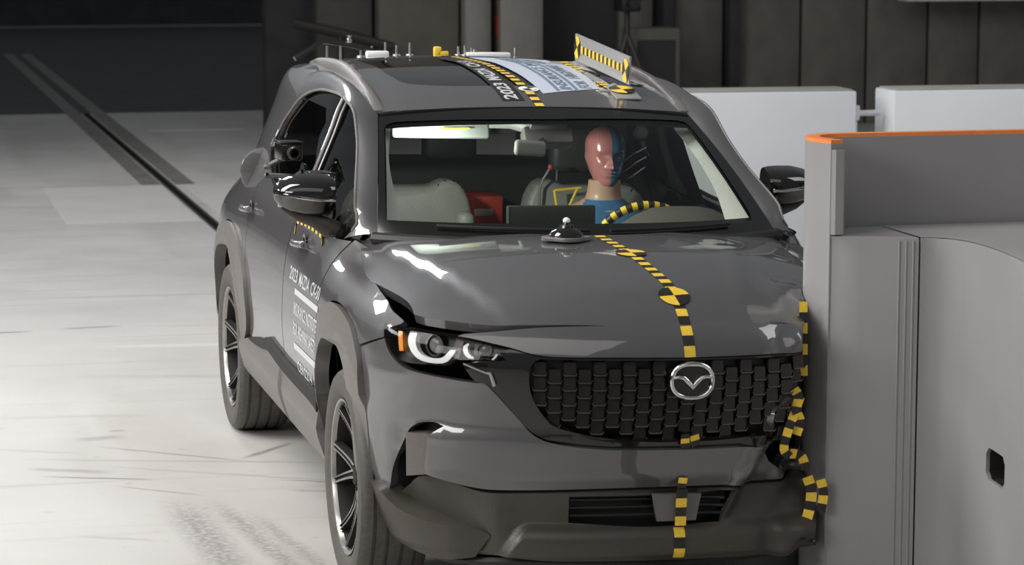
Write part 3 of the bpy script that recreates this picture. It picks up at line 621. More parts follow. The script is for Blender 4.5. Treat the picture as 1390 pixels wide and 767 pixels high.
# ---- grille: gloss surround, dark backing, cells, emblem
gr_o=[(0,.884),(.229,.886),(.459,.890),(.572,.911),(.60,.895),(.58,.878),(.664,.872),(.664,.872),(.72,.858),(.72,.858),(.675,.806),(.637,.800),(.549,.704),(.49,.645),(.404,.617),(.26,.601),(.115,.597),(0,.596)]
gr_i=[(0,.878),(.247,.880),(.432,.884),(.491,.878),(.508,.83),(.497,.763),(.455,.696),(.407,.662),(.262,.632),(.117,.617),(0,.615)]
panel('grille_surround',R1,both(spline(gr_o,.03)),['gloss'],car,.03,.004,.03,[both(spline(gr_i,.03))],lambda s,z:.012*sstep(.66,.62,z))
gback=panel('grille',R1,both(spline(gr_i,.04)),['black'],car,.05,-.045,0)
def cellmesh():
    q=MB(); w,h=.0185,.0205
    P=[(-w,h*.80),(-w*.8,h),(w*.8,h),(w,h*.80),(w,-h*.75),(w*.8,-h),(-w*.8,-h),(-w,-h*.75)]
    V=[(x*1.08,y*1.08,0) for x,y in P]+[(x,y,.010+.004*(y<0)) for x,y in P]; F=[[i,(i+1)%8,8+(i+1)%8,8+i][::-1] for i in range(8)]+[[8+i for i in range(8)][::-1]]
    q.add(V,F,0)
    L=[(-w*1.22,-h*.62),(-w*.98,-h*1.02),(w*.98,-h*1.02),(w*1.22,-h*.62)]; t=.0030; k=len(q.V)
    V=[]
    for i,(x,y) in enumerate(L): V+=[(x,y-t,.002),(x,y-t*.6,.019),(x*(.97 if i in(0,3) else 1),y+t,.019),(x,y+t,.002)]
    F=[[4*i+j,4*i+4+j,4*i+4+(j+1)%4,4*i+(j+1)%4] for i in range(3) for j in range(4)]+[[3,2,1,0],[12,13,14,15]]
    q.add(V,F,1); return q.mesh('grille_cell',['grille_face','darkchrome'],25)
cme_=cellmesh(); gi=both(spline(gr_i,.04)); cells=0
def frame_at(F,s,z,out):
    p=F(np.array([s]),np.array([z]),out)[0]; n=F(np.array([s]),np.array([z]),out+.01)[0]-p; n/=np.linalg.norm(n)
    x=F(np.array([s-.01]),np.array([z]),out)[0]-p; x-=n*(x@n); x/=np.linalg.norm(x); y=np.cross(n,x)
    return Matrix(((x[0],y[0],n[0],p[0]),(x[1],y[1],n[1],p[1]),(x[2],y[2],n[2],p[2]),(0,0,0,1)))
for i in range(-10,11):
    for j in range(8):
        s=i*.0475; z=.615+j*.0475+(.02375 if i%2 else 0)
        if s<-.40: continue
        pt=np.array([[s,z]])
        if inside(pt,gi)[0] and segdist(pt,gi)[0]>.012: link('grille_cell',cme_,gback,frame_at(R1,s,z,-.03)); cells+=1
def emblem():
    T=np.array(frame_at(R1,0,.817,.022)); q=MB()
    ov=[(math.copysign(abs(math.cos(a))**.86,math.cos(a))*.066,math.copysign(abs(math.sin(a))**.86,math.sin(a))*.053) for a in np.linspace(0,2*PI,41)[:-1]]
    pts=[(x,y,0) for x,y in ov]; pts=pts+[pts[0],pts[1]]
    g=MB(); g.tube(pts,.0075,0,8,False); q.add(g.V,g.F,0,T)
    w=[(-.064,.010),(-.045,.014),(-.028,.010),(-.013,-.004),(0,-.020),(.013,-.004),(.028,.010),(.045,.014),(.064,.010)]
    g=MB(); g.tube([(x,y,.003) for x,y in w],[.0045,.006,.0075,.0085,.009,.0085,.0075,.006,.0045],0,8); q.add(g.V,g.F,0,T)
    em=q.build('emblem',['chrome'],car,60)
    q=MB(); g=MB(); g.prism([(x*.93,y*.93) for x,y in ov],-.02,-.006); q.add(g.V,g.F,0,T); q.build('backplate',['gloss'],em)
emblem()
# ---- headlights
for sg,F in ((1,R1),(-1,L1)):
    hl=[(1.1,.944),(1.1,.944),(1.031,.939),(.93,.939),(.783,.937),(.685,.926),(.572,.908),(.572,.908),(.578,.878),(.578,.878),(.664,.874),(.74,.868),(.762,.851),(.826,.846),(.932,.842),(.994,.853),(1.039,.878),(1.075,.907)]
    O=spline(hl,.025,True)
    h=panel('headlight',F,O,['black'],car,.04,-.05,0)
    k=len(O); A=F(O[:,0],O[:,1],0.); B=F(O[:,0],O[:,1],-.05); mk('housing',A.tolist()+B.tolist(),[[i,(i+1)%k,k+(i+1)%k,k+i] for i in range(k)],['gloss'],h,40)
    def ribbon(a,b,name,m,o,th=.02):
        a=np.array(a); b=np.array(b); pl=np.vstack([spline(a,.02),spline(b,.02)[::-1]]); return panel(name,F,pl,[m],h,.02,o,th)
    ribbon([(.923,.933),(.955,.929),(.955,.904),(.933,.876),(.897,.856),(.852,.849),(.796,.852),(.771,.868),(.754,.896)],[(.922,.931),(.922,.915),(.912,.893),(.889,.873),(.848,.864),(.804,.868),(.788,.880),(.774,.896)],'light_ring','lampwhite',-.012)
    ribbon([(.715,.920),(.730,.910),(.725,.888),(.707,.875),(.690,.874)],[(.710,.917),(.715,.908),(.710,.893),(.700,.883),(.690,.880)],'light_ring','lampwhite',-.012)
    ribbon([(.630,.876),(.622,.884),(.616,.893)],[(.624,.874),(.616,.882),(.610,.892)],'light_ring','lampwhite',-.012)
    panel('turn_signal',F,poly([(1.016,.929),(.993,.931),(.967,.873),(.988,.870)],.03),['amber'],h,.03,-.01,.02)
    for s,z,r in ((.85,.900,.030),(.66,.897,.022)):
        q=MB(); g=MB(); g.lathe([(r*1.25,-.005),(r*1.15,.012),(r,.012),(r*.95,.0)],24,0); g.sphere((0,0,-.002),(r*.95,r*.95,r*.5),1,20,10); q.add(g.V,g.F,0,np.array(frame_at(F,s,z,-.042))); q.M=g.M
        q.build('projector_lens',['darkchrome','clearplate'],h,40)
    panel('bezel',F,poly([(.765,.928),(.735,.922),(.745,.872),(.77,.862)],.03),['clad_dark'],h,.03,-.022,.02)
    panel('inner_bezel',F,poly([(.70,.916),(.60,.900),(.60,.884),(.70,.88)],.03),['clad'],h,.03,-.035,.01)
    panel('lens_cover',F,O,['clear'],h,.035,0,0)
    # bright wing below the lamp, joining the grille surround
    P,N=on(F,[(.712,.862),(.640,.838),(.626,.836),(.613,.798)],.02,.014); q=MB(); q.tube(P.tolist(),[.003]*(len(P)-4)+[.006]*4 if len(P)>6 else .004,0,6); q.build('signature_wing',['silver'],car)
# ---- body sides, right side first, the same panels mirrored for the other side
DLO=[(.56,1.10),(.577,1.186),(.827,1.319),(1.021,1.438),(1.116,1.499),(1.213,1.528),(1.372,1.548),(1.515,1.553),(1.747,1.550),(1.923,1.536),(2.067,1.511),(2.175,1.480),(2.263,1.432),(2.343,1.380),(2.370,1.317),(2.373,1.286)]
BELT=[(2.373,1.286),(2.373,1.286),(2.30,1.235),(2.05,1.165),(1.70,1.128),(1.3,1.112),(.9,1.102),(.56,1.10),(.56,1.10)]
ARCH_F=[(.432,.545),(.432,.62),(.425,.72),(.416,.80),(.40,.856),(.354,.890),(.269,.917),(.17,.928),(.032,.925),(-.08,.912),(-.142,.901),(-.195,.88),(-.239,.848),(-.297,.79),(-.325,.70),(-.334,.60),(-.334,.50),(-.326,.425),(-.31,.385)]
ARCH_FI=[(.40,.38),(.425,.50),(.422,.612),(.395,.70),(.37,.743),(.30,.785),(.185,.803),(.10,.798),(.04,.785),(-.02,.758),(-.072,.719),(-.115,.65),(-.14,.56),(-.150,.47),(-.155,.40),(-.17,.335)]
ARCH_R=[(2.275,.485),(2.215,.53),(2.188,.60),(2.198,.68),(2.225,.745),(2.30,.800),(2.405,.845),(2.52,.885),(2.631,.910),(2.75,.916),(2.86,.912),(2.95,.900),(3.035,.880),(3.12,.853),(3.193,.818),(3.27,.75),(3.33,.66),(3.36,.56),(3.37,.45),(3.37,.36)]
ARCH_RI=[(2.47,.31),(2.42,.38),(2.375,.477),(2.375,.56),(2.419,.62),(2.482,.685),(2.56,.735),(2.656,.775),(2.76,.797),(2.869,.802),(2.97,.795),(3.06,.77),(3.151,.72),(3.22,.64),(3.255,.54),(3.27,.42),(3.27,.34)]
TEXTS=[]
for sg,F in ((1,R1),(-1,L1)):
    rt=sg==1
    top=Y([(-.485,.945),(-.513,.9605),(-.40,.981),(-.286,1.002),(-.1,1.018),(.114,1.031),(.3,1.062),(.44,1.085),(.51,1.10)])
    fo=np.vstack([poly([(1.262,.853),(1.078,.903),(1.089,.925),(1.102,.9465)],.03,False)[:-1],spline(top,.03),poly(Y([(.51,1.09),(.51,.57)]),.04,False),spline(Y([(.455,.555),(.437,.62),(.430,.72),(.422,.80),(.406,.858),(.356,.894),(.269,.921),(.17,.932),(.032,.929),(-.08,.916),(-.142,.905),(-.195,.884),(-.236,.856)]),.03)])
    panel('front_fender',F,fo,['paint'],car,.03,0,.022)
    # doors
    fd=np.vstack([poly(Y([(.518,1.095),(.518,.575)]),.04,False)[:-1],poly(Y([(.518,.572),(1.209,.566),(1.265,.568)]),.05,False)[:-1],poly(Y([(1.265,.568),(1.268,1.108)]),.04,False)[:-1],spline(Y([(1.268,1.108),(.9,1.098),(.518,1.095)]),.04)[:-1]])
    d1=panel('front_door',F,fd,['paint'],car,.035,0,.022)
    rd=np.vstack([poly(Y([(1.276,1.108),(1.276,.572)]),.04,False)[:-1],spline(Y([(1.276,.572),(1.50,.578),(1.644,.586),(1.70,.562),(1.779,.552),(2.0,.528),(2.20,.50)]),.04)[:-1],spline(Y([(2.205,.505),(2.183,.59),(2.192,.68),(2.218,.75),(2.268,.795),(2.268,.795),(2.29,.90),(2.315,1.05),(2.345,1.20),(2.366,1.270)]),.04)[:-1],spline(Y([(2.366,1.268),(2.30,1.231),(2.05,1.161),(1.70,1.124),(1.276,1.108)]),.04)[:-1]])
    d2=panel('rear_door',F,rd,['paint'],car,.035,0,.022)
    qp=np.vstack([spline(Y([(2.378,1.27),(2.352,1.20),(2.322,1.05),(2.297,.90),(2.278,.802)]),.04)[:-1],spline(Y([(2.278,.800),(2.405,.849),(2.52,.889),(2.631,.914),(2.75,.92),(2.86,.916),(2.95,.904),(3.035,.884),(3.12,.857),(3.196,.822),(3.275,.753),(3.335,.66),(3.365,.56)]),.04)[:-1],poly(Y([(3.365,.56),(3.62,.56),(3.86,.62),(3.95,.9),(3.92,1.10),(3.75,1.25),(3.45,1.43),(3.2,1.535)]),.05,False)[:-1],spline(Y([(3.2,1.535),(2.9,1.572),(2.5,1.59),(2.24,1.602)]),.05)[:-1],spline(Y([(2.24,1.602),(2.20,1.575),(2.15,1.53),(2.12,1.492),(2.12,1.492),(2.175,1.484),(2.266,1.435),(2.347,1.382),(2.375,1.318)]),.03)])
    panel('quarter_panel',F,qp,['paint'],car,.035,0,.022)
    # A-pillar, cant rail and upper door frame: lofted from the window line to windscreen and roof edge
    I=spline(DLO[:12],.03); Ip=F(I[:,0]+S0,I[:,1]); sI=np.r_[0,np.cumsum(np.linalg.norm(np.diff(Ip,axis=0),axis=1))]
    vv=np.linspace(0,1,20); A=WS(-1.004*np.ones(20),vv)*[sg,1,1]
    ry=np.linspace(1.16,2.36,24); B=RF(-.606*np.ones(24),ry)*[sg,1,1]; Op=np.vstack([A,B]); sO=np.r_[0,np.cumsum(np.linalg.norm(np.diff(Op,axis=0),axis=1))]
    kI=[0,sI[np.argmin(np.abs(I[:,0]-1.116))],sI[-1]]; kO=[0,sO[19]*.97,sO[-1]]
    t=np.r_[np.linspace(0,1,24),np.linspace(1,2,30)[1:]]
    a_=np.stack([np.interp(np.interp(t,[0,1,2],kI),sI,Ip[:,k]) for k in range(3)],1); b_=np.stack([np.interp(np.interp(t,[0,1,2],kO),sO,Op[:,k]) for k in range(3)],1)
    w=np.linspace(0,1,9)[None,:,None]; G=a_[:,None]*(1-w)+b_[:,None]*w
    nn=nrm(np.cross(np.gradient(G,axis=0),np.gradient(G,axis=1))); nn*=np.sign((nn*np.array([-sg,-.2,.6])).sum(-1,keepdims=True)); G=G+nn*((.010+.021*sstep(1.0,1.45,t))[:,None,None]*4*w*(1-w))
    gridmesh('side_frame',G,['paint'],car,(-sg,-.3,.6))
    
    # the frame's inside face and the pale pillar trim seen through the windscreen
    TA=WS(-.985*np.ones(20),vv)*[sg,1,1]+[0,.035,-.03]; tb=spline([(.602,.64,1.135),(.602,.78,1.24),(.587,.97,1.345),(.542,1.17,1.458)],.02); TB=np.stack([np.interp(np.linspace(0,1,20),np.linspace(0,1,len(tb)),tb[:,k]) for k in range(3)],1)*[-sg*(1.02 if rt else 1.),1,1]
    wq=np.linspace(0,1,6)[None,:,None]; gridmesh('pillar_trim',TA[:,None]*(1-wq)+TB[:,None]*wq,['trim'],car,(sg*.2,-1,0))
    TT=a_[24:]+[sg*.04,0,-.01]; TU=b_[24:]+[sg*.10,0,-.05]; gridmesh('roof_rail_trim',TT[:,None]*(1-wq)+TU[:,None]*wq,['trim' if 0 else 'inner'],car,(sg,0,-1))
    # filler between the quarter panel and the roof edge
    yy=np.linspace(2.30,3.2,16); qa=F(yy+S0,P1([(2.3,1.597),(2.5,1.59),(2.9,1.572),(3.2,1.535)])(yy)); qb=RF(-.604*np.ones(16),yy)*[sg,1,1]; w8=np.linspace(0,1,5)[None,:,None]; gridmesh('roof_side',qa[:,None]*(1-w8)+qb[:,None]*w8,['paint'],car,(-sg,0,1))
    # windows
    D=spline(DLO,.04); Bl=spline(BELT,.04)
    f1=np.vstack([D[D[:,0]<1.285],[[1.285,1.537]],[[1.285,1.112]],Bl[Bl[:,0]<1.28][:-1]])+[S0,0]
    f2=np.vstack([[[1.385,1.112]],[[1.385,1.548]],D[D[:,0]>1.39],Bl[Bl[:,0]>1.39][1:]])+[S0,0]
    g1=panel('window_glass',F,f1,['tint' if rt else 'wind'],d1,.05,-.014,0); g2=panel('window_glass',F,f2,['tint' if rt else 'wind'],d2,.05,-.014,0)
    panel('pillar_cover',F,poly(Y([(1.275,1.112),(1.275,1.536),(1.395,1.549),(1.395,1.112)]),.04),['gloss'],car,.04,-.006,.02)
    P,N=on(F,Y([(1.332,1.115),(1.338,1.40),(1.345,1.541)]),.04,.0); q=MB(); q.tube(P.tolist(),.007,0,8); q.build('pillar_strip',['silver'],car)
    P,N=on(F,(np.vstack([D[1:]])+[S0,0]).tolist(),.05,.0); q=MB(); q.tube(P.tolist(),.0055,0,8); q.build('window_trim',['clad'],car)
    P,N=on(F,(Bl[1:-1]+[S0,0]).tolist(),.05,.002); q=MB(); q.tube(P.tolist(),.007,0,8); q.build('belt_strip',['gloss'],car)
    P,N=on(F,Y([(2.373,1.275),(2.372,1.315),(2.362,1.345)]),.02,.004); q=MB(); q.tube(P.tolist(),.009,0,8); q.build('trim_corner',['chrome'],car)
    # dark inner skins so the cabin closes
    panel('door_lining',F,poly(Y([(.50,1.09),(.50,.40),(2.35,.40),(2.35,1.16),(1.7,1.10)]),.15),['inner'],car,.15,-.075,0)
    if not rt: panel('belt_lining',F,poly(Y([(1.62,1.06),(1.60,1.49),(1.70,1.53),(2.16,1.47),(2.22,1.30),(2.20,1.06)]),.1),['inner'],car,.1,-.05,0)
    panel('quarter_lining',F,poly(Y([(2.44,1.26),(2.44,.9),(3.6,.9),(3.6,1.2),(3.1,1.52),(2.44,1.56)]),.12),['inner'],car,.12,-.05,0)
    # cladding
    af=np.vstack([spline(Y(ARCH_F),.025),spline(Y(ARCH_FI[::-1]),.025)])
    def ra(cy):
        def f(s,z):
            r=np.hypot(s-S0-cy,(z-.364)); return .016+.006*sstep(.53,.50,r)-.020*sstep(.47,.435,r)
        return f
    panel('front_arch_cladding',F,af,['clad'],car,.022,0,.05,(),ra(0))
    ar=np.vstack([spline(Y(ARCH_R),.03),spline(Y(ARCH_RI[::-1]),.03)]); panel('rear_arch_cladding',F,ar,['clad'],car,.025,0,.05,(),ra(2.814))
    so=np.vstack([spline(Y([(.432,.54),(.455,.548),(.6,.560),(1.209,.560),(1.50,.572),(1.644,.580),(1.644,.580),(1.70,.556),(1.779,.546),(2.0,.522),(2.20,.495),(2.275,.478)]),.04),spline(Y([(2.37,.47),(2.41,.38),(2.455,.312),(2.455,.312),(2.2,.268),(1.825,.258),(1.2,.26),(.863,.26),(.52,.27),(.40,.33),(.43,.45)]),.04)])
    def rs(s,z): return .010+.020*sstep(.52,.44,z)-.030*sstep(.33,.26,z)
    for lo_,hi_ in ((-9,1.266),(1.274,9)):
        so2=so.copy(); so2=so2[(so2[:,0]-S0>lo_)&(so2[:,0]-S0<hi_)]; e_=lo_ if lo_>0 else hi_
        c_=so2[np.argsort(np.abs(so2[:,0]-S0-e_))[:2]]; 
        panel('sill_cladding',F,so2,['clad'],car,.03,0,.03,(),rs)
    st=[(.47,.552),(.6,.563),(1.209,.563),(1.50,.575),(1.640,.584),(1.640,.584),(1.70,.560),(1.779,.550),(2.0,.526),(2.17,.502),(2.17,.502),(2.0,.505),(1.72,.525),(1.62,.538),(1.2,.518),(.6,.512),(.46,.50),(.46,.50)]
    panel('sill_strip',F,spline(Y(st),.03,True),['strip_black'],car,.03,.019,.02)
    # handles and fuel flap
    for y0,z0,par in ((.90,1.036,d1),(2.21,1.026,d2)):
        L_=.20
        P,N=on(F,Y([(y0-.03,z0+.004),(y0+L_-.03,z0-.004)]),.02,0.); Nn=nrm(N); k=len(P); arcv=np.sin(np.linspace(0.25,PI-.25,k))
        q=MB(); q.tube((P+Nn*(.018+.026*arcv)[:,None]).tolist(),[.008]+[.0125]*(k-2)+[.008],0,10,True,.8); q.build('door_handle',['paint'],par,50)
        q=MB(); g=MB(); g.lathe([(.034,.0),(.04,.0015),(.032,.002),(.0,-.012)],24); q.add(g.V,g.F,0,np.array(frame_at(F,y0+.07+S0,z0-.004,.0015))); q.build('handle_cup',['gloss'],par)
        P2,N2=on(F,Y([(y0-.03,z0+.004),(y0-.005,z0+.004)]),.01,.026); q=MB(); q.tube(P2.tolist(),.0135,0,10); q.build('handle_end',['silver'],par)
# roof
ro=np.vstack([spline([(-.604,1.165),(-.4,1.128),(-.2,1.115),(0,1.11),(.2,1.115),(.4,1.128),(.604,1.165)],.04),poly([(.604,1.18),(.606,2.4),(.60,3.2),(.58,3.5)],.06,False)[:-1],spline([(.58,3.5),(.3,3.56),(0,3.58),(-.3,3.56),(-.58,3.5)],.06)[:-1],poly([(-.58,3.5),(-.60,3.2),(-.606,2.4),(-.604,1.18)],.06,False)])
sun=spline([(-.44,1.52),(-.36,1.44),(-.27,1.405),(-.265,1.40),(0,1.388),(.27,1.405),(.36,1.44),(.44,1.52),(.46,1.75),(.46,1.75),(.45,2.45),(.45,2.45),(-.45,2.45),(-.45,2.45),(-.46,1.75),(-.46,1.75)],.05,True)
panel('roof',RF,ro,['paint'],car,.05,0,.02,[sun])
panel('sunroof',RF,sun,['gloss'],car,.06,-.004,.012)
panel('headliner',RF,poly([(-.56,1.2),(.56,1.2),(.56,3.4),(-.56,3.4)],.12),['inner'],car,.12,-.05,0)
q=MB(); P=RF(np.linspace(-.6,.6,30),1.14+.03*np.linspace(-1,1,30)**2-.022,.001); q.tube((P+[0,-.012,-.008]).tolist(),.008,0,6); q.build('header_seal',['frit'],car)
for sg in (1,-1):
    ys=np.linspace(1.17,2.75,30); x=-.607+.045*sstep(1.5,2.6,ys)*0-.0*ys; x=-(.596-.02*sstep(1.6,2.7,ys)); P=RF(x,ys,.0)*[sg,1,1]; hgt=.036*np.sqrt(np.clip(np.sin(np.linspace(.02,PI-.02,30)),0,1))
    V=[];F=[]; pr=[(-.026,-.012),(-.024,.6),(-.012,.97),(.010,1.0),(.020,.62),(.024,-.012)]
    for i in range(30):
        for a,b in pr: V.append((P[i,0]+sg*a,P[i,1],P[i,2]+(hgt[i]*b if b>0 else b)))
    for i in range(29):
        for j in range(5): F.append([i*6+j,i*6+j+1,(i+1)*6+j+1,(i+1)*6+j])
    F+=[list(range(6)),[29*6+j for j in range(6)]]; mk('roof_rail',V,F,['clad' if 0 else 'clad'],car,50)
# windscreen with its black border and cowl
uo=np.vstack([poly([(-1,0),(1,0)],.06,False)[:-1],poly([(1,0),(1,1)],.06,False)[:-1],poly([(1,1),(-1,1)],.06,False)[:-1],poly([(-1,1),(-1,0)],.06,False)[:-1]])
ui=spline([(-.965,.12),(-.95,.085),(-.90,.075),(-.90,.075),(0,.085),(.82,.075),(.82,.075),(.885,.09),(.905,.14),(.905,.14),(.938,.86),(.938,.86),(.925,.925),(.88,.94),(.88,.94),(0,.90),(-.90,.925),(-.90,.925),(-.955,.905),(-.972,.86),(-.972,.86)],.05,True)
ws=panel('windshield',WS,uo,['wind'],car,.09,0,0); panel('black_border',WS,uo,['frit'],ws,.08,.003,0,[ui])
panel('inner_border',WS,uo,['frit'],ws,.08,-.012,0,[spline([(-.96,.13),(-.96,.13),(.90,.13),(.90,.13),(.93,.90),(.93,.90),(0,.885),(-.96,.90),(-.96,.90)],.08,True)])
ra_=[WS(np.array([u]),np.array([0.]))[0]+[0,-.015,-.012] for u in np.linspace(-1.02,1.02,25)]; q=MB(); q.tube(ra_,.022,0,8); q.build('cowl_panel',['black'],car)
# wiper arms lying under the rear hood edge
for u0,u1 in ((-.75,-.05),(.05,.72)):
    q=MB(); q.tube([tuple(WS(np.array([u]),np.array([.045+.02*abs(u)]),.014)[0]) for u in np.linspace(u0,u1,9)],.006,0,6); q.build('wiper',['black'],car)
# tail: hatch, rear glass, lamps, bumper
TR=surf(ring)
def tailgrid(z0,z1,smax,m,name,out=0.,par=None):
    a=np.linspace(-1,1,21); z=np.linspace(z0,z1,8); A,Z=np.meshgrid(a,z,indexing='ij'); s=S_END-np.abs(A)*smax; P=ring(s,Z,out); P[...,0]*=np.where(A>0,-1,1)
    return gridmesh(name,P,[m],par or car,(0,1,0))
hatch=tailgrid(.85,1.12,.82,'paint','hatch'); tailgrid(.35,.85,.95,'clad','rear_bumper'); tailgrid(1.12,1.55,.72,'tint','rear_window',0,hatch)
for sg in (1,-1):
    TF=surf(ring,sg); panel('tail_light',TF,poly([(S_END-.95,.95),(S_END-.45,.93),(S_END-.45,1.05),(S_END-.95,1.07)],.05),['red'],car,.05,.008,.02)
# under body, wheel housings and firewall keep the daylight out
q=MB(); q.box((0,1.45,.36),(1.66,2.2,.10)); q.box((0,3.2,.42),(1.2,.9,.12)); q.box((-.02,-.08,.36),(.92,.86,.1)); q.box((0,.50,.72),(1.6,.05,.66)); q.box((0,1.35,.44),(1.70,1.8,.05)); q.build('underbody',['black'],car)
for sg in (1,-1):
    for yc in (0.,2.814):
        if sg<0 and yc<1: a0,a1=0,PI*.8
        else: a0,a1=-.15,PI+.15
        q=MB(); T=Matrix.Translation((-sg*.50 if sg>0 else .50,yc,.38))@Matrix.Rotation(-PI/2 if sg>0 else PI/2,4,'Y')
        V=[];F=[]; n=20
        for i in range(n+1):
            a=a0+(a1-a0)*i/n
            for x in (-.83,-.48): V.append((sg*x,yc+.42*math.cos(a),.37+.42*math.sin(a)))
        for i in range(n): F.append([2*i,2*i+1,2*i+3,2*i+2])
        k=len(V); V.append((sg*-.48,yc,.37)); F+=[[2*i+1,2*i+3,k] for i in range(n)]
        mk('wheel_housing',V,F,['black'],car,60)
# ------------------------------------------------------------------ wheels
def tyre_mesh():
    R=.364; w=.1175; pr=[(.262,-w*.86),(.275,-w*.93),(.30,-w*1.0),(.325,-w*1.01),(.345,-w*.97),(.356,-w*.88)]
    tr_=[]; gs=[-.070,-.025,.025,.070]
    xs_=[(-.094,R-.003)]
    for g in gs: xs_+=[(g-.0065,R),(g-.0045,R-.009),(g+.0045,R-.009),(g+.0065,R)]
    xs_+=[(.094,R-.003)]
    pr=pr+[(r,h) for h,r in xs_]+[(r,-h) for r,h in pr[::-1]]
    q=MB(); q.lathe(pr,72); 
    return q.mesh('tyre',['rubber'],25)
def rim_mesh():
    q=MB(); q.lathe([(.250,.09),(.262,.100),(.268,-.098),(.262,-.108),(.254,-.106),(.246,-.092),(.238,-.05),(.236,.07),(.12,.075),(.0,.075)],64,0,None,0,2*PI,[1,1,1,0,0,1,1,1,1]); return q.mesh('wheel',['alloy','alloy_dark'],30)
def spoke_mesh(s):
    """one blade of a V pair: machined face, dark flanks"""
    q=MB(); n=6; V=[];F=[];m=[]
    for i in range(n):
        t=i/(n-1); r=.045+t*.198; a=s*(.075+.20*t-.02*t*t); w=.0135-.0025*t+.006*(1-t)**2; dep=-.062-.040*t+.024*math.sin(t*PI)*.6
        for dw,dz in ((-w,0),(-w*.45,-.001),(-w*.3,.006),(w*.3,.006),(w*.45,-.001),(w,0),(w*1.3,.03),(-w*1.3,.03)):
            aa=a+dw/r; V.append((r*math.cos(aa),r*math.sin(aa),dep+dz))
    for i in range(n-1):
        for k in range(8): F.append([8*i+k,8*i+(k+1)%8,8*i+8+(k+1)%8,8*i+8+k]); m.append(0 if k in (0,4) else 1)
    F+=[list(range(8))[::-1],[8*n-8+k for k in range(8)]]; m+=[1,1]; q.add(V,F); q.M[-len(m):]=m; return q.mesh('spoke',['alloy','alloy_dark'],40)
tyre_me,rim_me,sp_me=tyre_mesh(),rim_mesh(),[spoke_mesh(1),spoke_mesh(-1)]
q=MB(); q.lathe([(0,-.074),(.030,-.073),(.034,-.066),(.036,-.05)],24); cap_me=q.mesh('hub_cap',['alloy_dark'],30)
q=MB(); q.lathe([(.062,-.05),(.064,-.035),(.185,-.03),(.188,.0),(.06,.0)],40); disc_me=q.mesh('brake_disc',['alloy_dark'],30)
q=MB(); q.lathe([(0,-.012),(.006,-.012),(.008,0)],6); nut_me=q.mesh('wheel_nut',['alloy_dark'],30)
def wheel(x,y,sg,rot):
    B=Matrix.Translation((x,y,.364))@(Matrix.Rotation(PI/2,4,'Y') if sg<0 else Matrix.Rotation(-PI/2,4,'Y'))@Matrix.Rotation(rot,4,'Z')   # local -Z is the outer face
    Cm=Matrix.Translation((-.9+.9*_c,0,-.9*_s))@Matrix.Rotation(RHO,4,'Y')
    w=link('wheel',rim_me,car,Cm.inverted()@B); link('tyre',tyre_me,w); link('hub_cap',cap_me,w); link('brake_disc',disc_me,w)
    for k in range(5):
        for s_ in (0,1): link('spoke',sp_me[s_],w,Matrix.Rotation(k*2*PI/5,4,'Z'))
        link('wheel_nut',nut_me,w,Matrix.Rotation((k+.5)*2*PI/5,4,'Z')@Matrix.Translation((.042,0,-.06)))
wheel(-.815,0,-1,PI/2); wheel(-.815,2.814,-1,PI/2+.04); wheel(.815,0.06,1,.2); wheel(.815,2.814,1,.7)
# ------------------------------------------------------------------ door mirrors
def mirror(sg,yo=0.):
    # housing lofted sideways from its inner to its outer end: y-z sections
    secs=[(-.852,.10,1.243,.056,.082),(-.872,.11,1.238,.066,.100),(-.91,.115,1.236,.070,.104),(-.96,.11,1.237,.068,.098),(-1.01,.10,1.238,.056,.085),(-1.042,.085,1.240,.040,.065),(-1.060,.06,1.243,.020,.03),(-1.064,.04,1.244,.004,.006)]
    V=[];F=[];n=20
    for x,ya,zc,hz,dy in secs:
        for k in range(n):
            a=2*PI*k/n; cx=math.cos(a); sz=math.sin(a); ex=.75
            yy=math.copysign(abs(cx)**ex,cx)*dy; zz=math.copysign(abs(sz)**ex,sz)*hz
            if zz<0: yy*=.86+.0; 
            if yy>0: yy*=.55
            V.append((x*sg, yo+.715+ya*0+yy+.06*(abs(x)-.85), zc+zz+.010*(yy>0)))
    for i in range(len(secs)-1):
        for k in range(n): F.append([i*n+k,i*n+(k+1)%n,(i+1)*n+(k+1)%n,(i+1)*n+k])
    F+=[list(range(n)),[(len(secs)-1)*n+k for k in range(n)]]
    fm=[]
    for f in F:
        zc=np.mean([V[i][2] for i in f]); fm.append(0 if zc>1.232 else 1)
    m=mk('door_mirror',V,F,['gloss','darkchrome'],car,50,fm)
    q=MB(); q.tube([(sg*-.858,yo+.622,1.226),(sg*-.91,yo+.606,1.231),(sg*-.97,yo+.615,1.238),(sg*-1.03,yo+.655,1.245),(sg*-1.060,yo+.70,1.247)],.0055,0,6); q.build('chrome_strip',['chrome'],m)
    q=MB(); q.tube([(sg*-.80,yo+.70,1.085),(sg*-.855,yo+.70,1.115),(sg*-.92,yo+.705,1.15),(sg*-.98,yo+.71,1.166),(sg*-1.035,yo+.715,1.195)],[.040,.038,.026,.018,.008],0,12,True,.6,(0,0,1)); q.build('mirror_arm',['clad_dark'],m,50)
    q=MB(); q.box((sg*-.955,yo+.775,1.24),(.17,.006,.10),0,.003); q.build('mirror_glass',['chrome'],m)
mirror(1); mirror(-1,.24)
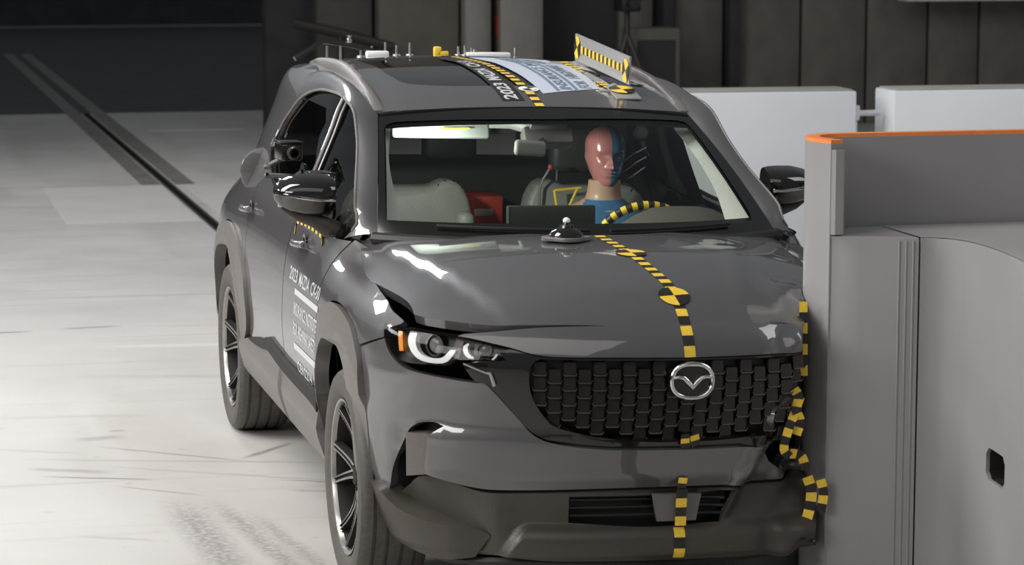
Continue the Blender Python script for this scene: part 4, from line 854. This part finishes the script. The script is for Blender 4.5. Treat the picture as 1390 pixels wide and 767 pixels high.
# ------------------------------------------------------------------ cabin
def rbox(name,c,d,m,par,bev=.03,rot=None,seg=3):
    q=MB(); q.box(c,d,0,bev,rot,seg); return q.build(name,[m],par,60)
XZ=Matrix.Rotation(PI/2,4,'X')       # prism local (x, y) -> car (x, z), extruded toward -y
def seat(cx,mirror_,label):
    sg=mirror_
    ol=[(-.25,.50),(-.265,.70),(-.27,.95),(-.25,1.10),(-.20,1.158),(-.15,1.166),(.10,1.166),(.125,1.185),(.16,1.192),(.195,1.183),(.235,1.13),(.255,1.03),(.262,.85),(.25,.50)]
    P=spline([(x*sg,z) for x,z in ol],.05,True); q=MB(); q.prism([tuple(p) for p in P],-.07,.07,0,None,.022)
    q.V=[(x+cx,-z_+0,y_) for x,y_,z_ in q.V]; V=[(x,1.74+y-(-0)+ .30*(z-.6)*.35,z) for x,y,z in q.V]
    s=mk('front_seat',V,q.F,['leather'],car,60)
    rbox('cushion',(cx,1.42,.56),(.52,.52,.16),'leather',s,.05)
    rbox('bolster',(cx+sg*.215,1.70,.86),(.07,.12,.42),'leather',s,.03); rbox('bolster',(cx-sg*.215,1.70,.86),(.07,.12,.42),'leather',s,.03)
    return s
sp_=seat(-.36,1,''); sd_=seat(.37,-1,'')
for x in (.26,.48):
    q=MB(); q.cyl((x,1.80,1.15),(x,1.80,1.26),.006); q.build('headrest_post',['chrome'],sd_)
rbox('headrest',(.37,1.83,1.305),(.27,.09,.19),'inner',sd_,.035)
# marker cord framed on the seat back beside the dummy
q=MB()
for a,b in (((.215,1.66,1.155),(.235,1.66,1.045)),((.215,1.655,1.155),(.325,1.655,1.165)),((.31,1.655,1.163),(.27,1.655,1.075))): q.cyl(a,b,.0055,0,8)
q.build('marker_cord',['yellow'],sd_)
# rear bench
rb_=rbox('rear_seat',(0,2.62,.86),(1.30,.16,.66),'inner',car,.05); rbox('cushion',(0,2.35,.52),(1.30,.5,.18),'inner',rb_,.05)
for x in (-.42,0,.42): rbox('headrest',(x,2.66,1.26),(.24,.09,.15),'inner',rb_,.035)
# dashboard with the instrument hood, tablet screen, steering wheel
q=MB(); n=25; V=[];F=[]
for i in range(n):
    x=-.72+1.44*i/(n-1); bump=.088*math.exp(-((x-.47)/.21)**4); y0=.30+.28*(abs(x)/.72)**2
    for y,z in ((y0,1.06),(.52+.1*(abs(x)/.72)**2,1.085),(.70,1.09+bump*.8),(.80,1.092+bump),(.88,1.06+bump*.85),(.93,1.0),(.90,.80),(.80,.55)): V.append((x,y,z))
for i in range(n-1):
    for k in range(7): F.append([i*8+k,i*8+k+1,(i+1)*8+k+1,(i+1)*8+k])
dash=mk('dashboard',V,F,['dash'],car,50)
q=MB(); q.box((-.037,.745,1.150),(.335,.02,.085),0,.006); scr=q.build('display_screen',['inner'],car); q=MB(); q.box((-.037,.757,1.152),(.31,.004,.07),0,.002); q.build('screen_panel',['gloss'],scr); q=MB(); q.cyl((-.20,.735,1.12),(-.20,.735,1.19),.004); q.build('screen_edge',['silver'],scr)
SWc=Vector((.385,1.00,1.005)); SWM=Matrix.Translation(SWc)@Matrix.Rotation(math.radians(116),4,'X')
def ringpts(r,n,a0=0,a1=2*PI): return [SWM@Vector((r*math.cos(a0+(a1-a0)*i/n),r*math.sin(a0+(a1-a0)*i/n),0)) for i in range(n+1)]
q=MB(); K=56; pts=ringpts(.185,K)
for i in range(K): q.tube([pts[i],pts[i+1]],.0165,i%2 if K*.10<i<K*.52 else 1,10,False)
sw=q.build('steering_wheel',['yellow','tapeblack'],car,70)
q=MB(); q.sphere((0,0,0),(.075,.065,.03)); q.V=[tuple(SWM@Vector(v)) for v in q.V]; q.build('airbag_cover',['dash'],sw,80)
for a in (PI*.02,PI*.98,PI*1.5):
    q=MB(); q.tube([SWM@Vector((.05*math.cos(a),.05*math.sin(a),.005)),SWM@Vector((.18*math.cos(a),.18*math.sin(a),0))],[.022,.014],0,8); q.build('wheel_spoke',['dash'],sw)
q=MB(); q.cyl(tuple(SWM@Vector((0,0,-.01))),(.385,.80,.90),.04); q.build('steering_column',['black'],sw)
# sun visor, inner mirror, camera housing, headliner front edge
q=MB(); q.box((-.352,1.215,1.432),(.375,.022,.066),0,.010,(math.radians(-25),math.radians(1),0)); vz=q.build('sun_visor',['visor'],car)
q=MB(); q.box((-.30,1.196,1.440),(.11,.002,.006),0,0,(math.radians(-25),0,0)); q.build('warning_strip',['yellow'],vz)
q=MB(); q.cyl((-.55,1.22,1.467),(-.16,1.22,1.472),.007); q.build('visor_rod',['leather'],vz)
q=MB(); q.tube([(-.165,1.20,1.475),(-.09,1.17,1.47),(-.02,1.08,1.44),(.0,1.02,1.40)],[.035,.03,.02,.012],0,8,True,.4); q.build('overhead_bracket',['leather'],car)
q=MB(); q.box((-.060,.985,1.382),(.125,.03,.06),0,.014,(0,math.radians(4),math.radians(8)),3); rv=q.build('rear_view_mirror',['leather'],car,60); q=MB(); q.tube([(.0,1.0,1.41),(-.02,1.0,1.40)],.012); q.build('mirror_stem',['black'],rv)
q=MB(); q.box((.022,1.065,1.453),(.145,.10,.05),0,.008,(math.radians(-38),0,0)); cm=q.build('camera_housing',['clad'],car); q=MB(); q.box((.022,1.055,1.415),(.19,.07,.07),0,.012,(math.radians(-30),0,0)); q.build('sensor_shroud',['clad'],cm)
# ------------------------------------------------------------------ tape, decals and roof lettering
ty=.036
P,N=on(HD,[(-.028,.125),(-.015,-.2),(.004,-.60),(.002,-.785)],.02); tape('marker_tape',P,N,ty,.0335,car)
for x,y,r in ((-.012,-.218,.052),(.0,-.668,.050)): target_on('round_target',HD,x,y,r,car,('yellow','tapeblack'),.004,.1)
P,N=on(R1,[(.002,.977),(.0,.887)],.01); tape('marker_tape',P,N,ty,.032,car)
for L_,st in (([(-.022,.640),(-.032,.603)],0),([(.008,.645),(.004,.597)],1),([(.002,.500),(.006,.462)],0)):
    P,N=on(R1,L_,.01,.03); tape('marker_tape',P,N,ty*.8,.02,car,.002,st)
def lowF(a,b,o=0.): return R1(a,b,o+rc_(a,b)+.004)
P,N=on(lowF,[(.004,.335),(.006,.24)],.01); tape('marker_tape',P,N,ty,.033,car,.003)
P,N=on(R1,[(.004,.462),(.005,.345)],.01,.034); tape('marker_tape',P,N,ty,.033,car,.003,1)
P,N=on(RF,[(.012,1.12),(.010,1.3),(-.03,2.45)],.03); tape('marker_tape',P,N,.034,.036,car)
# torn tape by the crushed corner
def strand(pts,w,L_,n=(-.3,-1,.1)):
    p=spline(pts,.01); tape('marker_tape',p,np.tile(np.array(n,float),(len(p),1)),w,L_,car)
cr0=[]
for z in (1.035,1.0,.96,.92,.885,.84,.80): 
    cr0.append((.415,-.715-.10*(1.04-z),z))
strand(cr0,.026,.034)
strand([(.352,-.83,.775),(.375,-.81,.745),(.372,-.80,.70),(.39,-.79,.665),(.378,-.79,.62)],.03,.026)
strand([(.392,-.78,.74),(.37,-.79,.69),(.345,-.80,.63),(.335,-.80,.575),(.36,-.79,.55)],.028,.026)
strand([(.36,-.79,.56),(.39,-.78,.555),(.41,-.77,.54),(.425,-.76,.50)],.03,.026)
strand([(.434,-.752,.475),(.452,-.745,.43),(.448,-.745,.37),(.43,-.75,.31)],.034,.03)
strand([(.478,-.755,.465),(.490,-.755,.42),(.482,-.755,.36)],.03,.028)
# door tape arch and the two door handles sit under the mirror
P,N=on(R1,Y([(1.194,1.043),(1.229,1.086),(1.075,1.092),(.893,1.089),(.757,1.080),(.714,1.055)]),.02); tape('marker_tape',P,N,.028,.034,car)
def words(name,body,a0,a1,b0,b1,m='decal',bold=.015): return lettering(name,body,R1,a0+S0,a1+S0,b0,b1,m,car,.002,False,bold)
[words('door_lettering',w_,a_,b_,.887,.936) for w_,a_,b_ in (('2023',1.125,.955),('MAZDA',.915,.705),('CX-50',.665,.49))]
words('door_lettering','INSURANCE INSTITUTE',.985,.49,.772,.820)
words('door_lettering','FOR HIGHWAY SAFETY',.985,.49,.697,.746)
words('door_lettering','CEN2214',.94,.62,.566,.606)
for b in ((.846,.868),(.642,.667)): panel('decal_bar',R1,poly(Y([(.99,b[0]),(.49,b[0]),(.49,b[1]),(.99,b[1])]),.06),['decal'],car,.06,.0015,0)
panel('roof_decal',RF,poly([(-.118,1.185),(-.032,1.185),(-.032,2.4),(-.118,2.4)],.08),['tapeblack'],car,.08,.0012,0)
[lettering('roof_lettering',w_,RF,a_,b_,-.052,-.106,'decal',car,.0022,True,.03) for w_,a_,b_ in (('2023',1.20,1.43),('MAZDA',1.48,1.77),('CX-50',1.82,2.09))]
panel('roof_decal',RF,poly([(.060,1.27),(.315,1.37),(.36,2.4),(.02,2.4)],.08),['decal_blue'],car,.08,.0012,0)
for x0,x1 in ((.125,.140),(.205,.220)): panel('decal_bar',RF,poly([(x0,1.31),(x1,1.315),(x1+.005,2.39),(x0,2.39)],.08),['decal_navy'],car,.08,.002,0)
lettering('roof_lettering','INSURANCE',RF,1.335,1.83,.196,.148,'decal_navy',car,.0022,True,.03); lettering('roof_lettering','INSTITUTE',RF,1.88,2.35,.196,.148,'decal_navy',car,.0022,True,.03)
lettering('roof_lettering','FOR',RF,1.365,1.50,.285,.232,'decal_navy',car,.0022,True,.03); lettering('roof_lettering','HIGHWAY',RF,1.545,1.95,.285,.232,'decal_navy',car,.0022,True,.03); lettering('roof_lettering','SAFETY',RF,2.0,2.33,.285,.232,'decal_navy',car,.0022,True,.03)
target_on('round_target',RF,.016,1.325,.040,car,('white','white'),.004,.3); target_on('round_target',RF,.016,1.325,.029,car,('tapeblack','white'),.006,.3)
target_on('round_target',RF,.505,1.53,.034,car,('decal','tapeblack'),.004)
# open fuel flap standing out from the quarter panel
q=MB(); q.lathe([(0,.004),(.095,.004),(.102,.0),(.102,-.006),(.095,-.010),(0,-.010)],32); V=[(x-.815,2.62-z,y*1.02+1.146) for x,y,z in q.V]; ff=mk('fuel_flap',V,q.F,['paint'],car,40)
q=MB(); q.box((-.79,2.64,1.146),(.06,.03,.05),0,.006); q.build('flap_hinge',['black'],ff)
# ------------------------------------------------------------------ things fixed on or sitting in the car
CM=Matrix.Translation((-.9+.9*_c,0,-.9*_s))@Matrix.Rotation(RHO,4,'Y')
def cthing(name,label,cat,p,group=None,rot=None):
    t=thing(name,label,cat,(0,0,0),(0,0,0),group); t.matrix_world=CM@Matrix.Translation(p)@(rot or Matrix.Identity(4)); return t
# flash unit on the hood
hz=float(HD(np.array([-.165]),np.array([.045]),0.)[0][2])
t=cthing('hood_flash','small round flash lamp with silver knob on the hood before the windshield','lamp',(-.165,.045,hz+.002))
q=MB(); q.prism(spline([(.080*math.cos(a)*(1+.10*math.cos(4*a)),.065*math.sin(a)*(1+.10*math.cos(4*a))) for a in np.linspace(0,2*PI,25)[:-1]],.02,True).tolist(),0,.014,0,None,.003); q.build('base_plate',['clearplate'],t)
q=MB(); q.lathe([(.058,.012),(.060,.02),(.050,.032),(.034,.040),(.026,.044)],28); q.build('body',['gloss'],t)
q=MB(); q.lathe([(.026,.042),(.024,.052),(.013,.056),(.012,.062)],20); q.build('collar',['darkchrome'],t)
q=MB(); q.sphere((0,0,.066),(.013,.013,.012)); q.build('knob',['white'],t)
for k in range(4):
    q=MB(); a=PI/4+k*PI/2; q.cyl((.062*math.cos(a),.05*math.sin(a),.012),(.062*math.cos(a),.05*math.sin(a),.019),.006); q.build('bolt',['silver'],t)
# roof target plate: upright aluminium sheet on a taped foot, round target tab in front
pz=lambda y: float(RF(np.array([.41]),np.array([y]),0.)[0][2])
t=cthing('target_plate','upright aluminium plate with yellow and black targets on the car roof','plate',(.41,1.72,pz(1.72)))
def TP(P): return np.array(P,float)-np.array([.41,1.72,pz(1.72)])
V=[];F=[]
pts=[(1.318,1.600),(1.318,1.708),(2.13,1.764),(2.13,1.656)]
for dx in (-.004,.004):
    for y,z in pts: V.append(TP((.42+dx,y,z)))
F=[[0,1,2,3],[7,6,5,4]]+[[i,4+i,4+(i+1)%4,(i+1)%4] for i in range(4)]; mk('upright_sheet',V,F,['tin'],t,None)
ln=np.array([[.4155,1.40+.055*i,1.6585+.0038*i] for i in range(13)]); tape('marker_strip',TP(ln),np.tile([-1,0,0],(13,1)),.030,.030,t,.002,0)
for y,z in ((1.362,1.652),(2.088,1.708)): target('round_target',TP((.4155,y,z)),(-1,0,0),(0,.85,-.5),.046,t,('yellow','tapeblack'),.003)
V=[TP((x,y,z)) for y,z in ((1.33,1.575),(2.12,1.648)) for x in (.30,.42)]; V=[(v[0],v[1],v[2]) for v in V]+[(v[0],v[1],v[2]-.008) for v in V]
mk('foot_sheet',V,[[0,1,3,2],[6,7,5,4],[0,4,5,1],[2,3,7,6],[0,2,6,4],[1,5,7,3]],['tin'],t,None)
ln=np.array([[.355,1.36+.06*i,1.580+.00555*i] for i in range(13)]); tape('marker_strip',TP(ln),np.tile([0,0,1.],(13,1)),.032,.030,t,.002,1)
for y in (1.42,1.72,2.02):
    q=MB(); q.cyl(TP((.40,y,pz(y)-.0)),TP((.40,y,1.575+(y-1.33)*.0924)),.012); q.cyl(TP((.33,y,pz(y)+.006)),TP((.33,y,1.575+(y-1.33)*.0924)),.012); q.build('stand_off',['darksteel'],t)
q=MB(); q.box(TP((.395,1.312,1.569)),(.10,.16,.006),0,.001,(math.radians(14),0,0)); q.build('target_tab',['tin'],t)
target('round_target',TP((.392,1.332,1.580)),(0,-.22,1),(1,.2,0),.052,t,('yellow','tapeblack'),.002)
# rear roof instruments
def pin(x,y,h,which,r=.006,m='silver'):
    z=float(RF(np.array([x]),np.array([y]),0.)[0][2]); t=cthing('roof_pin',which+' of the nine thin metal sensor pins on the rear roof edge','sensor',(x,y,z),'sensor pins on the rear roof edge')
    q=MB(); q.cyl((0,0,0),(0,0,h),r); q.build('stem',[m],t); q=MB(); q.lathe([(0,.012),(.018,.010),(.02,0)],12); q.build('foot',[m],t)
for x,h,wd in ((-.34,.055,'leftmost'),(-.29,.05,'second from the left'),(-.23,.065,'third from the left'),(-.18,.05,'fourth from the left'),(-.12,.06,'middle one'),(.10,.045,'sixth from the left'),(.13,.05,'seventh from the left'),(.16,.04,'second from the right'),(.36,.05,'rightmost')): pin(x,2.95,h,wd)
z=float(RF(np.array([-.40]),np.array([2.9]),0.)[0][2])
t=cthing('roof_bracket','bent tubular bracket on the rear left of the roof in the photo','bracket',(-.40,2.9,z))
q=MB(); q.tube([(-.25,-.05,.0),(-.12,0,.075),(.0,.0,.060),(.10,0,.035),(.17,0,.0)],.012,0,8); q.build('tube_frame',['darkchrome'],t)
for x in (-.10,-.04): 
    q=MB(); q.cyl((x,0,-.01),(x,0,.055),.006); q.build('strut',['silver'],t)
q=MB(); q.lathe([(.008,.06),(.012,.085),(.004,.09),(.014,.10),(0,.102)],10); q.build('clamp_knob',['silver'],t)
q=MB(); q.box((.12,-.02,.02),(.10,.05,.03),0,.008); q.build('cable_block',['white'],t)
z=float(RF(np.array([.04]),np.array([2.95]),0.)[0][2])
t=cthing('yellow_clip','yellow cable clip standing among the pins at the rear of the roof','clip',(.005,2.95,z)); q=MB(); q.box((0,0,.022),(.034,.03,.042),0,.007); q.build('body',['yellow'],t); q=MB(); q.box((.025,0,.012),(.05,.03,.022),0,.006); q.build('base',['yellow'],t)
t=cthing('cable_tray','flat pale cable channel along the rear roof edge','channel',(.235,2.95,float(RF(np.array([.235]),np.array([2.95]),0.)[0][2]))); q=MB(); q.box((0,0,.012),(.20,.05,.022),0,.006); q.build('body',['white'],t); q=MB(); q.cyl((-.06,0,.02),(-.06,0,.036),.01); q.build('plug',['silver'],t)
# cameras clamped outside the passenger windows
def onboard(name,label,p,yaw,arm):
    t=cthing(name,label,'camera',p,None,Matrix.Rotation(yaw,4,'Z'))
    q=MB(); q.box((0,0,0),(.085,.11,.062),0,.006); q.build('camera_body',['gloss'],t)
    q=MB(); q.lathe([(.022,0),(.026,.02),(.024,.045),(.018,.045),(.015,.035)],16,0,Matrix.Translation((0,-.055,0))@Matrix.Rotation(PI/2,4,'X')); q.build('lens',['darksteel'],t)
    q=MB(); q.box((0,0,.036),(.092,.10,.008),0,.002); q.build('top_plate',['darkchrome'],t)
    q=MB(); q.tube(arm,.011,0,8); q.build('clamp_arm',['darksteel'],t)
    q=MB(); q.lathe([(0,.0),(.022,.0),(.022,.014),(0,.014)],12,0,Matrix.Translation(arm[1])@AX_X); q.build('arm_joint',['silver'],t)
    q=MB(); q.lathe([(0,.0),(.036,.0),(.030,.014),(0,.018)],16,0,Matrix.Translation(arm[-1])@AX_X); q.build('suction_cup',['black'],t); return t
onboard('onboard_camera','black camera on a jointed arm outside the rear side window',(-.900,1.42,1.335),.1,[(-.02,.02,-.03),(-.075,.06,-.065),(-.06,.10,-.10),(.03,.02,-.10),(.055,.0,-.08)])
onboard('onboard_camera','black camera beside the windshield pillar, just behind the passenger mirror',(-.885,.80,1.275),.1,[(0,.02,-.03),(-.03,.04,-.07),(0,.05,-.095),(.03,.0,-.11),(.035,-.02,-.10)])
# camera cluster inside, beside the dummy's head
t=cthing('onboard_camera','grey camera with silver bracket inside the driver door, beside the dummy head','camera',(.62,2.02,1.245),None,Matrix.Rotation(-.35,4,'Z'))
q=MB(); q.box((0,0,0),(.13,.12,.085),0,.01,(0,.5,0)); q.build('camera_body',['clad_dark'],t)
for k in range(3):
    q=MB(); q.tube([(-.07+.03*k,-.07,-.05-.02*k),(.03+.02*k,-.075,.03-.03*k),(.085,-.07,.06-.04*k)],.0055,0,6); q.build('bracket_rod',['chrome'],t)
q=MB(); q.tube([(.0,.0,.0),(.02,.02,.12),(.02,.03,.2)],.02,0,8); q.build('mounting_post',['clad'],t)
q=MB(); q.lathe([(0,0),(.03,.0),(.034,.03),(.028,.035)],14,0,Matrix.Translation((.06,-.05,.12))@Matrix.Rotation(PI/2,4,'X')); q.build('lens',['silver'],t)
t=cthing('equipment_box','red equipment box on the rear seat behind the gap between the front seats','box',(.05,2.30,.61)); q=MB(); q.box((0,0,.235),(.17,.22,.47),0,.012); q.build('case',['red'],t); q=MB(); q.box((0,-.111,.40),(.08,.004,.03),0,.001); q.build('label_sheet',['decal'],t)
t=cthing('sensor_probe','thin probe with a red tip beside the driver seat back','sensor',(.165,1.70,1.05)); q=MB(); q.tube([(0,0,-.30),(0,0,.11),(.012,-.01,.15),(.035,-.015,.19)],.005,0,8); q.build('stem',['silver'],t); q=MB(); q.sphere((.038,-.016,.197),(.011,.011,.011)); q.build('tip',['red'],t)
# ------------------------------------------------------------------ the crash dummy at the wheel
M['skin']=noisy(mat('dummy_vinyl_skin',(.60,.37,.26),.38,0,.2),60,.04)
M['facepink']=noisy(mat('face_paint_pink',(.58,.22,.205),.30,0,.5),70,.04)
M['faceblue']=noisy(mat('face_paint_blue',(.055,.165,.29),.25,0,.5),70,.05)
M['shirt']=noisy(mat('blue_cotton_shirt',(.055,.17,.34),.85),180,.12,0,.25)
dm=cthing('crash_dummy','person-shaped crash dummy in a blue shirt, face half pink half blue, at the steering wheel','dummy',(.385,1.60,.64))
HX,HY,HZ=.0,-.08,.552                                              # chin level of the head above the hip point (body z 1.192)
W_=P1([(0,.030),(.010,.041),(.03,.052),(.06,.0635),(.09,.071),(.13,.0775),(.165,.078),(.19,.071),(.21,.056),(.225,.036),(.233,.014),(.235,.001)])
FR=P1([(0,.074),(.012,.086),(.03,.089),(.045,.092),(.07,.091),(.10,.090),(.125,.090),(.145,.095),(.17,.092),(.195,.078),(.215,.054),(.228,.028),(.235,.001)])
BK=P1([(0,-.020),(.02,.02),(.05,.062),(.08,.084),(.12,.098),(.15,.100),(.18,.090),(.205,.066),(.225,.034),(.235,.001)])
nA=48; V=[];F=[];fm=[]; hs=list(np.linspace(0,.19,34))+[.198,.206,.213,.219,.224,.2285,.232,.2345]
rings=[]
for wd,dp,z,yc in ((.13,.10,-.50,.02),(.16,.11,-.30,.02),(.18,.115,-.16,.02),(.165,.10,-.10,.02),(.10,.08,-.072,.02),(.073,.07,-.055,.016),(.066,.068,-.03,.012),(.065,.068,.0,.006),(.0645,.066,.018,.002),(.060,.058,.020,.0)):
    rings.append([(wd*math.sin(2*PI*k/nA),yc-dp*math.cos(2*PI*k/nA),z) for k in range(nA)])
def face(h,a):
    w=float(W_(h)); f=float(FR(h)); b=float(BK(h)); s_,c_=math.sin(a),math.cos(a); e=.86
    x=w*math.copysign(abs(s_)**e,s_); y=-(f if c_>0 else b)*math.copysign(abs(c_)**e,c_) if c_>0 else b*abs(c_)**e
    if c_>0:
        g=lambda x0,z0,sx,sz:math.exp(-((x-x0)/sx)**2-((h-z0)/sz)**2)
        ridge=np.clip((.128-h)/.05,0,1)*(1 if h>.070 else max(0,1-(.070-h)/.007))
        y-=.030*ridge*math.exp(-(x/(.0095+.006*np.clip((.10-h)/.03,0,1)))**2)
        y-=.005*(g(.011,.076,.006,.006)+g(-.011,.076,.006,.006))
        y+=.013*(g(.031,.117,.016,.010)+g(-.031,.117,.016,.010)); y-=.004*(g(.031,.116,.010,.005)+g(-.031,.116,.010,.005))
        y-=.007*(g(.0,.0505,.020,.0035)+g(0,.0415,.017,.004)); y+=.005*g(0,.046,.022,.0016); y+=.004*g(0,.030,.02,.006)
        y-=.004*(g(.034,.138,.02,.006)+g(-.034,.138,.02,.006)); y-=.004*(g(.045,.09,.014,.014)+g(-.045,.09,.014,.014))
    # flat moulded ear at each side
    er=math.exp(-((y-.012)/.016)**2-((h-.105)/.026)**2); x+=math.copysign(.007*er,s_) if abs(s_)>.5 else 0
    return x,y
for h in hs: rings.append([(*face(h,2*PI*k/nA),h) for k in range(nA)])
for r in rings: V+=[(x+HX,y+HY,z+HZ) for x,y,z in r]
hz0=10
for i in range(len(rings)-1):
    for k in range(nA):
        F.append([i*nA+k,i*nA+(k+1)%nA,(i+1)*nA+(k+1)%nA,(i+1)*nA+k]); a=(k+.5)/nA*360
        if i<hz0-1: fm.append(0)
        else:
            fm.append(2 if 0<=a<97 else (1 if a>=258 else 0))
F.append([(len(rings)-1)*nA+k for k in range(nA)]); fm.append(1); F.append([k for k in range(nA)][::-1]); fm.append(0)
q=MB(); q.V=[list(v) for v in V]; q.F=F; q.M=fm
def limb(pts,rad,m=0): q.tube(pts,rad,m,14)
for s_ in (-1,1):
    sh=(.185*s_,-.07,.385); el=(.235*s_,-.30,.19); wr=(.17*s_,-.55,.33); gp=(.17*s_,-.60,.355)
    limb([sh,((sh[0]+el[0])/2,(sh[1]+el[1])/2,(sh[2]+el[2])/2),el,((el[0]+wr[0])/2,(el[1]+wr[1])/2,(el[2]+wr[2])/2),wr],[.055,.05,.043,.039,.028])
    q.tube([wr,((wr[0]+gp[0])/2,(wr[1]+gp[1])/2+.002,wr[2]+.018),gp],[.028,.036,.032],0,12,True,.55,(0,0,1))
    for k in range(4):
        L=[1,1.1,1.03,.82][k]; x=gp[0]+s_*(-.027+.018*k); q.tube([(x,gp[1]+.01,gp[2]),(x,gp[1]-.025*L,gp[2]+.010),(x,gp[1]-.050*L,gp[2]-.004),(x,gp[1]-.048*L,gp[2]-.030)],[.0092,.009,.0085,.007],0,8)
    q.tube([(gp[0]-s_*.028,gp[1]+.03,gp[2]-.01),(gp[0]-s_*.048,gp[1]+.0,gp[2]-.016),(gp[0]-s_*.05,gp[1]-.035,gp[2]-.012)],[.012,.0105,.008],0,8)
    limb([(.09*s_,.0,.06),(.13*s_,-.22,.10),(.15*s_,-.44,.10),(.145*s_,-.56,-.10),(.13*s_,-.66,-.28)],[.085,.078,.06,.052,.038])
    q.tube([(.13*s_,-.64,-.29),(.13*s_,-.72,-.31),(.13*s_,-.84,-.285)],[.042,.045,.026],0,12)
body=q.build('body',['skin','facepink','faceblue'],dm,60)
# shirt: collar, sloping shoulders, chest, short sleeves
q=MB(); V=[];F=[]; rs_=[(.078,.076,-.058,.016),(.088,.082,-.068,.018),(.115,.090,-.084,.02),(.16,.102,-.104,.02),(.205,.112,-.130,.02),(.222,.120,-.165,.02),(.215,.128,-.23,.02),(.185,.128,-.33,.02),(.165,.122,-.45,.02),(.172,.126,-.55,.02)]
for wd,dp,z,yc in rs_:
    for k in range(nA):
        a=2*PI*k/nA; s_,c_=math.sin(a),math.cos(a); e=.8
        V.append((wd*math.copysign(abs(s_)**e,s_),HY+yc-dp*math.copysign(abs(c_)**e,c_),HZ+z))
for i in range(len(rs_)-1):
    for k in range(nA): F.append([i*nA+k,i*nA+(k+1)%nA,(i+1)*nA+(k+1)%nA,(i+1)*nA+k])
q.add(V,F)
for s_ in (-1,1): q.tube([(.165*s_,-.06,.395),(.20*s_,-.10,.355),(.222*s_,-.22,.26),(.228*s_,-.26,.23)],[.062,.064,.058,.056],0,16,False)
q.build('shirt',['shirt'],dm,60)
